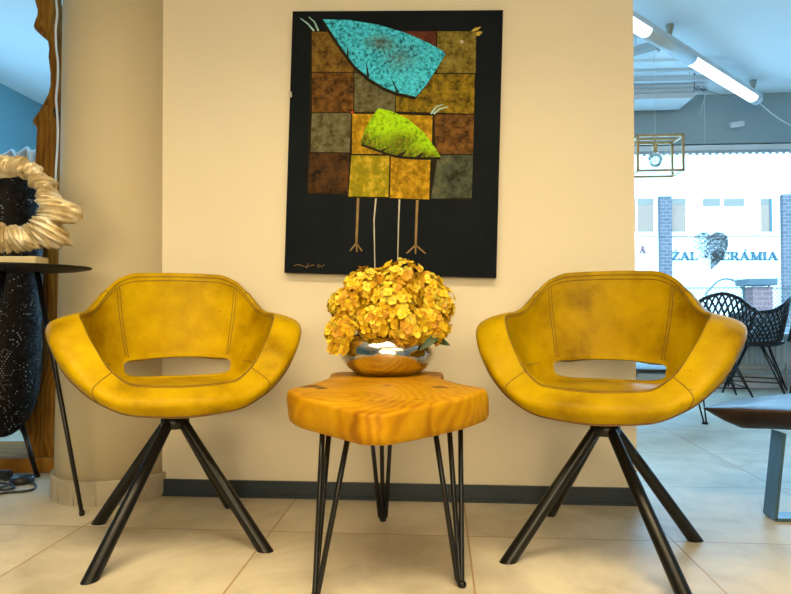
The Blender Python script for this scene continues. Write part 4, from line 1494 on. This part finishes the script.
# ------------------------------------------------------------------ radiator
ra, rb_ = on_y(690, 365, FAR - .04), on_y(782, 342, FAR - .04)
rd = thing('radiator', 'pale panel radiator on the wall below the window', 'radiator', ((ra.x + rb_.x) / 2, FAR - .03, 0))
wd = (rb_.x - ra.x) / 2
m = MB(); z0, z1 = ra.z, .425
m.box((-wd, -.03, z0), (wd, -.005, z1))
k = -wd + .02
while k < wd - .03:
    m.rbox((k, -.042, z0 + .015), (k + .026, -.029, z1 - .015), .004); k += .042
M['radiator'] = noise_mat('radiator enamel', [(0.3, (0.50, 0.55, 0.57)), (0.7, (0.54, 0.59, 0.61))], scale=8, rough=0.4)
m.build('panel', M['radiator'], rd)
m = MB(); m.tube([(wd, -.02, z0 + .03), (wd + .03, -.02, z0 + .03), (wd + .03, -.02, 0.0)], .008, 8); m.build('pipe', M['white_metal'], rd)
for x in (-wd * .7, wd * .7):
    m = MB(); m.box((x - .02, -.006, z0 + .05), (x + .02, .03, z0 + .12)); m.build('bracket', M['white_metal'], rd)

# ------------------------------------------------------------------ hanging heart and its thread
HY = FAR - .22
hc = on_y(711, 252, HY)
hs = (on_y(712, 252, HY) - hc).length
hh_ = thing('hanging_heart', 'silver mesh heart hanging on a thread in the window', 'ornament', (hc.x, hc.y, hc.z))
m = MB()
M['heart'] = noise_mat('brushed pewter', [(0.3, (0.19, 0.235, 0.235)), (0.7, (0.24, 0.285, 0.285))], scale=60, rough=0.6)
rng = random.Random(5)


def in_heart(x, y):
    X, Y = x / 15.5, (y / 15.5 if y > 0 else y / 21.0)
    return (X * X + Y * Y - 1) ** 3 - X * X * Y ** 3 < 0


for j in range(-54, 56):
    y = j * .40
    x = -19.0
    while x < 19.0:
        L_ = rng.uniform(.5, 1.3)
        if in_heart(x + L_ / 2, y - 2 + .5):
            keep = 1.0 if x > -1 else max(.36, .98 + (x + 1) * .034)
            if y < -6 and x < -1: keep *= .55
            if rng.random() < keep * .97:
                dy = rng.uniform(-.006, .006)
                m.box((x * hs, dy - .003, (y - .16) * hs), ((x + L_) * hs, dy + .003, (y + .19) * hs))
        x += L_ + .12
m.build('heart_body', M['heart'], hh_)
m = MB(); m.tube([(-5 * hs, 0, 13 * hs), (-5 * hs, 0, CEIL - hc.z)], .0012, 5); m.build('thread', M['white_metal'], hh_)

# ------------------------------------------------------------------ wire cube pendant
def frame_px(depth): return at(683, 135, depth), at(683, 170, depth)
n0, n1 = frame_px(4.2)
pw, phh, pdp = .30, (n0 - n1).length, .20
pn = thing('pendant_lamp', 'brass wire box pendant lamp with a bare globe bulb near the window', 'lamp', (n0.x - pw / 2, n0.y + pdp / 2, n1.z))
m = MB()
xs_, ys_, zs_ = (-pw / 2, pw / 2), (-pdp / 2, pdp / 2), (0, phh)
for y in ys_:
    for z in zs_: m.box((xs_[0] - .006, y - .008, z - .008), (xs_[1] + .008, y + .008, z + .008))
for x in xs_:
    for z in zs_: m.box((x - .008, ys_[0], z - .008), (x + .008, ys_[1], z + .008))
    for y in ys_: m.box((x - .008, y - .008, zs_[0]), (x + .008, y + .008, zs_[1]))
m.box((-pw / 2, -.006, phh - .006), (pw / 2, .006, phh + .006))
m.build('frame', M['brass'], pn)
m = MB(); m.lathe([(0, phh - .09), (.017, phh - .09), (.017, phh - .03), (.008, phh - .01), (.004, phh), (0, phh)], 20); m.build('bulb_socket', M['brass'], pn)
bulb = bpy.data.materials.new('clear bulb glass'); bulb.use_nodes = True
nt = bulb.node_tree; nt.nodes.clear()
o_ = nt.nodes.new('ShaderNodeOutputMaterial'); tr = nt.nodes.new('ShaderNodeBsdfTransparent'); gl = nt.nodes.new('ShaderNodeBsdfGlossy')
tr.inputs[0].default_value = (.80, .86, .84, 1); gl.inputs['Roughness'].default_value = .05
mxs = nt.nodes.new('ShaderNodeMixShader'); fr = nt.nodes.new('ShaderNodeFresnel')
fr.inputs['IOR'].default_value = 1.8
nt.links.new(fr.outputs[0], mxs.inputs[0]); nt.links.new(tr.outputs[0], mxs.inputs[1]); nt.links.new(gl.outputs[0], mxs.inputs[2]); nt.links.new(mxs.outputs[0], o_.inputs[0])
m = MB(); m.lathe([(.012, phh - .085), (.030, phh - .10), (.046, phh - .125), (.050, phh - .145), (.044, phh - .17), (.025, phh - .19), (0, phh - .195)], 28); m.build('bulb', bulb, pn)
m = MB()
for k in range(6): m.tube([(.018 * cos(k), .018 * sin(k), phh - .10), (.022 * cos(k + .5), .022 * sin(k + .5), phh - .16)], .0018, 5)
m.build('filament', M['brass'], pn)
m = MB(); m.tube([(0, 0, phh), (0, 0, CEIL - n1.z)], .0014, 6); m.build('cord', M['white_metal'], pn)

# ------------------------------------------------------------------ linear ceiling lights
tube_glow = bpy.data.materials.new('lit tube'); tube_glow.use_nodes = True
nt = tube_glow.node_tree; b_ = nt.nodes['Principled BSDF']
b_.inputs['Base Color'].default_value = (.9, .95, 1, 1); b_.inputs['Emission Color'].default_value = (.86, .95, 1, 1); b_.inputs['Emission Strength'].default_value = 2.6
M['fixture'] = noise_mat('pale fixture', [(0.3, (0.58, 0.64, 0.67)), (0.7, (0.63, 0.69, 0.71))], scale=10, rough=0.45)
LZ = 2.40
E1 = on_z(757, 103.5, LZ - .03)
E0 = on_z(641, 33, LZ - .03)
dL = Vector((E1.x - E0.x, E1.y - E0.y, 0)); Lseg = dL.length; dL.normalize()
side = Vector((-dL.y, dL.x, 0))
start = E0 - dL * 1.0
Ltot = Lseg + 1.0
lf_ = thing('linear_light', 'long lit tube light slung diagonally below the ceiling on the right', 'ceiling light', (start.x, start.y, LZ), atan2(dL.y, dL.x))
Wd = .046
m = MB()
def sweep(prof, x0, x1, mi=0, close=True, sm=True):
    n = len(prof)
    vs = [(x0, y, z) for y, z in prof] + [(x1, y, z) for y, z in prof]
    fs = [(i, (i + 1) % n, n + (i + 1) % n, n + i) for i in range(n if close else n - 1)]
    if close: fs += [tuple(range(n))[::-1], tuple(range(n, 2 * n))]
    m.add(vs, fs, mi, sm)
sweep([(-Wd, .0), (Wd, .0), (Wd, .035), (-Wd, .035)], 0, Ltot, 0, True, False)
half = [(Wd * cos(pi * j / 14), -.042 * sin(pi * j / 14)) for j in range(15)]
xm0, xm1 = 1.0 + .06, 1.0 + Lseg * .36
sweep(half, xm0, xm1, 0, True); sweep(half, Ltot - .10, Ltot, 0, True)
m.build('housing', M['fixture'], lf_)
half2 = [(Wd * .96 * cos(pi * j / 14), -.040 * sin(pi * j / 14)) for j in range(15)]
m = MB(); sweep(half2, 0, xm0, 0, True); m.build('tube_diffuser', tube_glow, lf_)
m = MB(); sweep(half2, xm1, Ltot - .10, 0, True); m.build('tube_diffuser', tube_glow, lf_)
for (x_) in (1.0 + Lseg * .20, Ltot - .08):
    m = MB(); m.tube([(x_, 0, .035), (x_, 0, CEIL - LZ - .06)], .0018, 5)
    m.build('wire', M['grey_metal'], lf_)
    m = MB(); m.lathe([(0, -.075), (.010, -.072), (.024, -.02), (.026, 0), (0, 0)], 20, M=Matrix.Translation((x_, 0, CEIL - LZ)))
    m.build('rosette', M['rosette'] if 'rosette' in M else M.setdefault('rosette', noise_mat('grey rosette', [(0.3, (0.36, 0.38, 0.33)), (0.7, (0.40, 0.42, 0.37))], scale=20, rough=.6)), lf_)
m = MB()
def lp(px, py, dep): return at(px, py, dep) - Vector((start.x, start.y, LZ))
rotm = Matrix.Rotation(-atan2(dL.y, dL.x), 4, 'Z')
dE = (E1 - CAM).dot(FWD)
m.tube([rotm @ lp(*p, dE) for p in ((756, 100), (763, 106), (771, 113), (781, 120), (791, 125.5), (805, 131))], .004, 6)
m.build('cord', M['white_metal'], lf_)

# second slim bar light crossing behind the first
B0, B1 = on_z(634, 55, 2.42), on_z(658, 48, 2.42)
d2 = Vector((B1.x - B0.x, B1.y - B0.y, 0)); l2 = d2.length; d2.normalize()
b2 = thing('bar_light', 'slim unlit bar light behind the long tube light', 'ceiling light', (B0.x - d2.x * .6, B0.y - d2.y * .6, 2.42), atan2(d2.y, d2.x))
m = MB(); sweep([(-.04, 0), (.04, 0), (.04, .045), (-.04, .045)], 0, l2 + .6, 0, True, False); sweep([(-.028, -.02), (.028, -.02), (.04, 0), (-.04, 0)], 0, l2 + .6, 0, True, False)
m.build('housing', M['fixture'], b2)
for x_ in (.2, l2 + .45):
    m = MB(); m.tube([(x_, 0, .045), (x_, 0, CEIL - 2.42)], .0018, 5); m.build('wire', M['grey_metal'], b2)

# ceiling rails and louvred tray light
for (y_, dep, w_, lab) in ((73, 4.75, .012, 'thin grey ceiling rail nearer the long tube light'), (82, 4.95, .022, 'thicker grey ceiling rail above the louvred tray light')):
    A, B = at(560, y_, dep), at(700, y_ - .3, dep)
    m = MB(); m.box((A.x, A.y - w_, A.z - w_), (B.x + .12, A.y + w_, A.z + w_))
    for fx_ in (.25, .9):
        xx = A.x + (B.x - A.x) * fx_
        m.tube([(xx, A.y, A.z), (xx, A.y, CEIL)], .003, 6)
    tag(m.build('ceiling_rail', M['fixture']), lab, 'rail')
ty = 5.12
A, B = at(560, 101, ty), at(689, 100, ty)
q = at(705, 86.5, ty)
tl_ = thing('tray_light', 'white louvred tray light under the ceiling near the window header', 'ceiling light', (A.x, A.y, A.z))
wx = B.x - A.x; hx = q.z - A.z; wq = q.x - A.x
m = MB()
m.add([(0, 0, 0), (wx, 0, 0), (wq, 0, hx), (0, 0, hx), (0, .30, 0), (wx, .30, 0), (wq, .30, hx), (0, .30, hx)], [(0, 1, 2, 3), (7, 6, 5, 4), (0, 4, 5, 1), (1, 5, 6, 2), (2, 6, 7, 3), (3, 7, 4, 0)], 0, False)
m.rbox((0, -.012, -.006), (wx, 0, .008), .003)
m.build('tray', M['white_metal'], tl_)
for zf in (.36, .66):
    m = MB(); m.rbox((.04, -.008, hx * zf), (wx + .02, 0, hx * zf + .012), .002); m.build('louvre', M['fixture_pale'], tl_)
for x_ in (wx * .35, wx * .8):
    m = MB(); m.tube([(x_, .15, hx), (x_, .15, CEIL - A.z)], .003, 6); m.build('wire', M['grey_metal'], tl_)
# bundled wires at its end and the hook
hk = thing('wire_bundle', 'tangle of loose wires and a hook at the end of the ceiling rails', 'wires', at(697, 89, 4.9))
O_ = Vector(hk.location)
m = MB()
rng = random.Random(2)
for k in range(9):
    y0 = 86 + rng.uniform(0, 5)
    pts = [at(694 + 2.2 * j, y0 + rng.uniform(-2, 2), 4.9 + rng.uniform(-.05, .05)) - O_ for j in range(7)]
    m.tube(densify(pts, 3)[:-3], .0022, 5)
m.build('loose_wire', M['grey_dark'] if 'grey_dark' in M else M.setdefault('grey_dark', noise_mat('grey wire', [(0.3, (0.10, 0.13, 0.15)), (0.7, (0.16, 0.19, 0.21))], scale=20, rough=.5)), hk)
m = MB(); top = at(694.5, 73, 4.9) - O_
m.tube([Vector((top.x, top.y, CEIL - O_.z)), at(694.5, 86, 4.9) - O_], .004, 6)
rp_ = at(694.5, 76, 4.9) - O_
m.tube([rp_ + Vector((.012 * cos(k * pi / 6), 0, .014 * sin(k * pi / 6))) for k in range(12)], .003, 6, closed=True)
m.build('hook', M['grey_dark'], hk)
m = MB(); pts = [at(x, y, 4.9) - O_ for x, y in ((706, 91), (714, 93), (722, 95), (730, 96.5))]
m.tube(pts, .0025, 5)
m.build('loose_wire', M['grey_dark'], hk)
m = MB(); m.tube([at(706, 92, 5.3), at(703, 104, 5.3), at(699.5, 117, 5.3)], .003, 5)
tag(m.build('pull_cord', M['white_metal']), 'thin pale cord dangling before the grey header left of the sensor', 'cord')

# small device on the header
sp_ = on_y(737, 122.5, FAR - .06)
sn = thing('sensor', 'small pale slanted sensor box on the grey header above the window', 'sensor', (sp_.x, FAR - .01, sp_.z))
m = MB(); m.rbox((-.055, -.075, -.022), (.055, -.010, .022), .006, M=Matrix.Rotation(radians(18), 4, 'X') @ Matrix.Rotation(radians(-8), 4, 'Y'))
m.build('sensor_body', M['white_metal'], sn)
m = MB(); m.box((-.015, -.03, -.012), (.015, 0, .012)); m.build('bracket', M['grey_metal'], sn)

# ------------------------------------------------------------------ street outside
GZ = -0.15
mb = MB(); mb.box((-30, FAR + .2, GZ - .1), (45, 60, GZ))
M['paving'] = noise_mat('street paving', [(0.3, (0.50, 0.50, 0.49)), (0.7, (0.56, 0.56, 0.55))], scale=2, rough=.9)
struct('ground', mb, M['paving'])
BY = 17.0
M['render'] = noise_mat('white render', [(0.3, (0.84, 0.86, 0.87)), (0.7, (0.88, 0.89, 0.90))], scale=1, rough=.9)
M['brick'] = brick_mat('weathered brick', (0.055, 0.056, 0.070), (0.090, 0.082, 0.094), (0.25, 0.20, 0.165), .21, .105)
M['red_brick'] = brick_mat('red brick', (0.13, 0.062, 0.062), (0.18, 0.088, 0.082), (0.26, 0.15, 0.12), .26, .10)
M['pane'] = noise_mat('far window glass', [(0.3, (0.16, 0.125, 0.088)), (0.7, (0.20, 0.15, 0.105))], scale=1, rough=.15)
M['curtain'] = noise_mat('far curtain', [(0.3, (0.24, 0.15, 0.10)), (0.7, (0.30, 0.17, 0.115))], scale=3, rough=.8, stretch=(6, 1, 1))
M['sign'] = noise_mat('sign blue', [(0.3, (0.034, 0.085, 0.105)), (0.7, (0.038, 0.092, 0.115))], scale=3, rough=.6)
M['pink'] = noise_mat('sign pink', [(0.3, (0.24, 0.09, 0.09)), (0.7, (0.26, 0.10, 0.10))], scale=3, rough=.6)
bd = thing('shop_building', 'white rendered building with brick pilasters and blue lettering across the street', 'building', (6, BY, GZ))
O_ = Vector((6, BY, GZ))
m = MB(); m.box((-26, 0, 0), (22, 6, 7.5)); m.build('facade', M['render'], bd)
m = MB(); zt_ = on_y(700, 150, BY).z - GZ; m.box((-26, -.10, zt_), (22, 0, zt_ + .25)); m.build('cornice', M['render'], bd)


def bx(pxa, pya, pxb, pyb, y0, y1, mm, mi=0):
    a, b = on_y(pxa, pya, BY) - O_, on_y(pxb, pyb, BY) - O_
    mm.box((a.x, y0, b.z), (b.x, y1, a.z), mi)


for (xa, xb, yt) in ((658, 670, 197), (780, 793, 195), (905, 918, 194), (540, 552, 198)):
    m = MB(); a, b = on_y(xa, yt, BY) - O_, on_y(xb, yt, BY) - O_
    m.box((a.x, -.14, 0), (b.x, .0, a.z)); m.build('pilaster', M['brick'], bd)
for (xa, xb, sashes) in ((612, 657, ((618, 635, 0), (637, 653, 1))), (670, 690, ((671, 685, 1),)), (700, 749, ((702, 719.5, 2), (723, 743.5, 2))), (759, 779, ((760, 771, 1),)), (795, 845, ((800, 820, 1), (824, 842, 2)))):
    w_ = MB(); bx(xa, 195.5, xb, 236, -.04, 0.0, w_); bx(xa, 194.8, xb, 196.2, -.09, -.02, w_)
    wo = w_.build('window', M['render'], bd)
    for (sa, sb, kd) in sashes:
        p_ = MB()
        if kd == 0: bx(sa, 199, sb, 207, -.05, -.04, p_, 0); bx(sa, 207, sb, 232, -.05, -.04, p_, 1)
        elif kd == 1: bx(sa, 199, sb, 232, -.05, -.04, p_, 1); bx(sa, 199, sb, 205, -.055, -.045, p_, 0)
        else: bx(sa, 199, sb, 206.5, -.05, -.04, p_, 0); bx(sa, 206.5, sb, 232, -.05, -.04, p_, 2)
        p_.build('pane', [M['pane'], M['curtain'], M['render']], wo)
m = MB(); bx(768.5, 199, 771.2, 232, -.07, -.03, m); m.build('window_shutter', M['sign'], bd)
m = MB()
for (xa, xb) in ((638, 657), (671, 779), (794, 904)): bx(xa, 236, xb, 236.5, -.02, 0.0, m)
m.build('sill_course', M['curtain'], bd)

# lettering: heavy serif capitals from bars
let = MB()
def glyph(ch, x0, x1, yt, yb):
    W2, H2 = x1 - x0, yb - yt
    def P(u, v): return (x0 + u * W2, yb - v * H2)
    def bar(u0, v0, u1, v1, w):
        ax, ay = P(u0, v0); bx_, by_ = P(u1, v1)
        dx, dy = bx_ - ax, by_ - ay; l = math.hypot(dx, dy) or 1
        nx, ny = -dy / l * w / 2, dx / l * w / 2
        pts = [(ax + nx, ay + ny), (bx_ + nx, by_ + ny), (bx_ - nx, by_ - ny), (ax - nx, ay - ny)]
        f = [on_y(px, py, BY) - O_ for px, py in pts]
        v_ = [(p.x, -.05, p.z) for p in f] + [(p.x, .0, p.z) for p in f]
        let.add(v_, [(0, 1, 2, 3), (7, 6, 5, 4), (0, 4, 5, 1), (1, 5, 6, 2), (2, 6, 7, 3), (3, 7, 4, 0)], 0, False)
    T, t = 2.2, 1.0       # thick / thin in photo pixels
    s = .5 * t / H2
    if ch == 'Z': bar(.05, 1 - s, .95, 1 - s, t); bar(.05, s, .95, s, t); bar(.85, .95, .15, .05, T); bar(.07, .72, .07, 1, .8); bar(.95, 0, .95, .3, .8); bar(.42, 1.22, .60, 1.22, 1.3)
    if ch in 'AÁ':
        bar(.48, 1, .14, .0, t); bar(.48, 1, .84, 0, T); bar(.25, .34, .72, .34, t * .9); bar(0, s, .30, s, t); bar(.66, s, 1.02, s, t)
        if ch == 'Á': bar(.50, 1.12, .66, 1.34, 1.2)
    if ch == 'L': bar(.25, 0, .25, 1, T); bar(0, 1 - s, .52, 1 - s, t); bar(0, s, .95, s, t); bar(.93, 0, .93, .36, .9)
    if ch == 'K': bar(.22, 0, .22, 1, T); bar(0, 1 - s, .45, 1 - s, t); bar(0, s, .45, s, t); bar(.3, .45, .85, 1, t); bar(.42, .55, .88, 0, T); bar(.65, 1 - s, 1.0, 1 - s, t); bar(.68, s, 1.05, s, t)
    if ch == 'E': bar(.24, 0, .24, 1, T); bar(0, 1 - s, .92, 1 - s, t); bar(0, s, .95, s, t); bar(.24, .5, .68, .5, t); bar(.92, .68, .92, 1, .9); bar(.95, 0, .95, .34, .9)
    if ch == 'R':
        bar(.22, 0, .22, 1, T); bar(0, 1 - s, .62, 1 - s, t); bar(0, s, .42, s, t); bar(.24, .5, .62, .5, t)
        bar(.60, 1 - s, .76, .88, 1.4); bar(.74, .92, .74, .6, 1.8); bar(.76, .64, .60, .5, 1.4); bar(.50, .5, .86, 0, T); bar(.72, s, 1.02, s, t)
    if ch == 'M': bar(.17, 0, .17, 1, t); bar(.20, 1, .50, .05, T); bar(.50, .05, .80, 1, t); bar(.82, 0, .82, 1, T); bar(0, 1 - s, .26, 1 - s, t); bar(.75, 1 - s, 1, 1 - s, t); bar(0, s, .32, s, t); bar(.64, s, 1, s, t)
    if ch == 'I': bar(.5, 0, .5, 1, T); bar(.05, 1 - s, .95, 1 - s, t); bar(.05, s, .95, s, t)


for ch, a, b_ in (('Z', 671, 679.5), ('A', 679.5, 689.5), ('L', 690, 697.5), ('K', 713, 721.5), ('E', 720.5, 728.8), ('R', 729.5, 739.2), ('Á', 739, 749.3), ('M', 749.8, 762), ('I', 762.4, 766.4), ('A', 767, 777.5)):
    let = MB(); glyph(ch, a, b_, 252, 260.3); let.build('letter', M['sign'], bd)
let = MB()
glyph('A', 639, 645.5, 246, 253.5)
let.build('sign_letter', M['pink'], bd)

# brick gate pillar, chain-link fences, parked car roof
GY = 11.0
O1 = on_y(760, 330, GY)
def wz(px, py): return on_y(px, py, GY)
gp = thing('gate_pillar', 'low red brick gate pillar with a blue-grey cap outside the window', 'pillar', (wz(758, 320).x, GY, GZ))
m = MB(); a, b_ = wz(748, 287), wz(768, 320); O_ = Vector(gp.location)
m.box((a.x - O_.x, -.2, 0), (b_.x - O_.x, .2, a.z - GZ)); m.build('pillar_shaft', M['red_brick'], gp)
M['cap'] = noise_mat('slate cap', [(0.3, (0.045, 0.062, 0.070)), (0.7, (0.060, 0.078, 0.085))], scale=5, rough=.7)
m = MB(); a, b_ = wz(741, 279), wz(771, 286); m.rbox((a.x - O_.x, -.28, b_.z - GZ), (b_.x - O_.x, .28, a.z - GZ), .02); m.build('pillar_cap', M['cap'], gp)
M['fence'] = noise_mat('grey wire', [(0.3, (0.05, 0.068, 0.062)), (0.7, (0.065, 0.085, 0.078))], scale=10, rough=.5)
for (xa, xb, lab) in ((640, 744, 'chain-link fence panel left of the brick gate pillar'), (769, 860, 'chain-link fence panel right of the brick gate pillar')):
    a, b_ = wz(xa, 288), wz(xb, 288)
    fr_ = thing('wire_fence', lab, 'fence', ((a.x + b_.x) / 2, GY, GZ), 0, 'chain-link fence panels outside')
    w2, h2 = (b_.x - a.x) / 2, a.z - GZ
    m = MB(); st = .085
    k = -w2 - h2
    while k < w2:
        for sgn in (1, -1):
            p0, p1 = [k, 0.0], [k + h2, h2]
            if p0[0] < -w2: p0 = [-w2, -w2 - k]
            if p1[0] > w2: p1 = [w2, w2 - k]
            if p1[0] > p0[0]:
                m.tube([(sgn * p0[0], sgn * .004, p0[1]), (sgn * p1[0], sgn * .004, p1[1])], .007, 4, cap=False)
        k += st
    m.build('mesh_panel', M['fence'], fr_)
    for zr in (h2, .03):
        m = MB(); m.tube([(-w2, 0, zr), (w2, 0, zr)], .013, 8); m.build('rail', M['fence'], fr_)
    for x in (-w2, w2):
        m = MB(); m.tube([(x, 0, 0), (x, 0, h2 + .12)], .02, 8); m.build('post', M['fence'], fr_)
    s_ = 1 if xa < 700 else -1
    m = MB(); ex = s_ * w2 - s_ * .18
    m.tube([(ex + s_ * .10 * cos(t * .5) * (1 - t / 22), 0, h2 + .12 + .09 * sin(t * .5) * (1 - t / 22)) for t in range(18)], .009, 6)
    m.build('scroll', M['fence'], fr_)

# thin arched frame beyond the fence
AY = GY + .7
ap = [on_y(px, py, AY) for px, py in ((707, 296), (711, 288), (717, 282), (724, 279), (731, 279.5), (738, 283), (743, 289), (747, 297))]
ac = Vector(((ap[0].x + ap[-1].x) / 2, AY, GZ))
m = MB()
m.tube([Vector((ap[0].x - ac.x, 0, 0))] + [p - ac for p in densify(ap, 4)[:-7]] + [Vector((ap[-1].x - ac.x, 0, 0))], .022, 8)
tag(m.build('garden_arch', M['fence'], None, ac), 'thin arched metal frame outside just left of the brick gate pillar', 'arch')
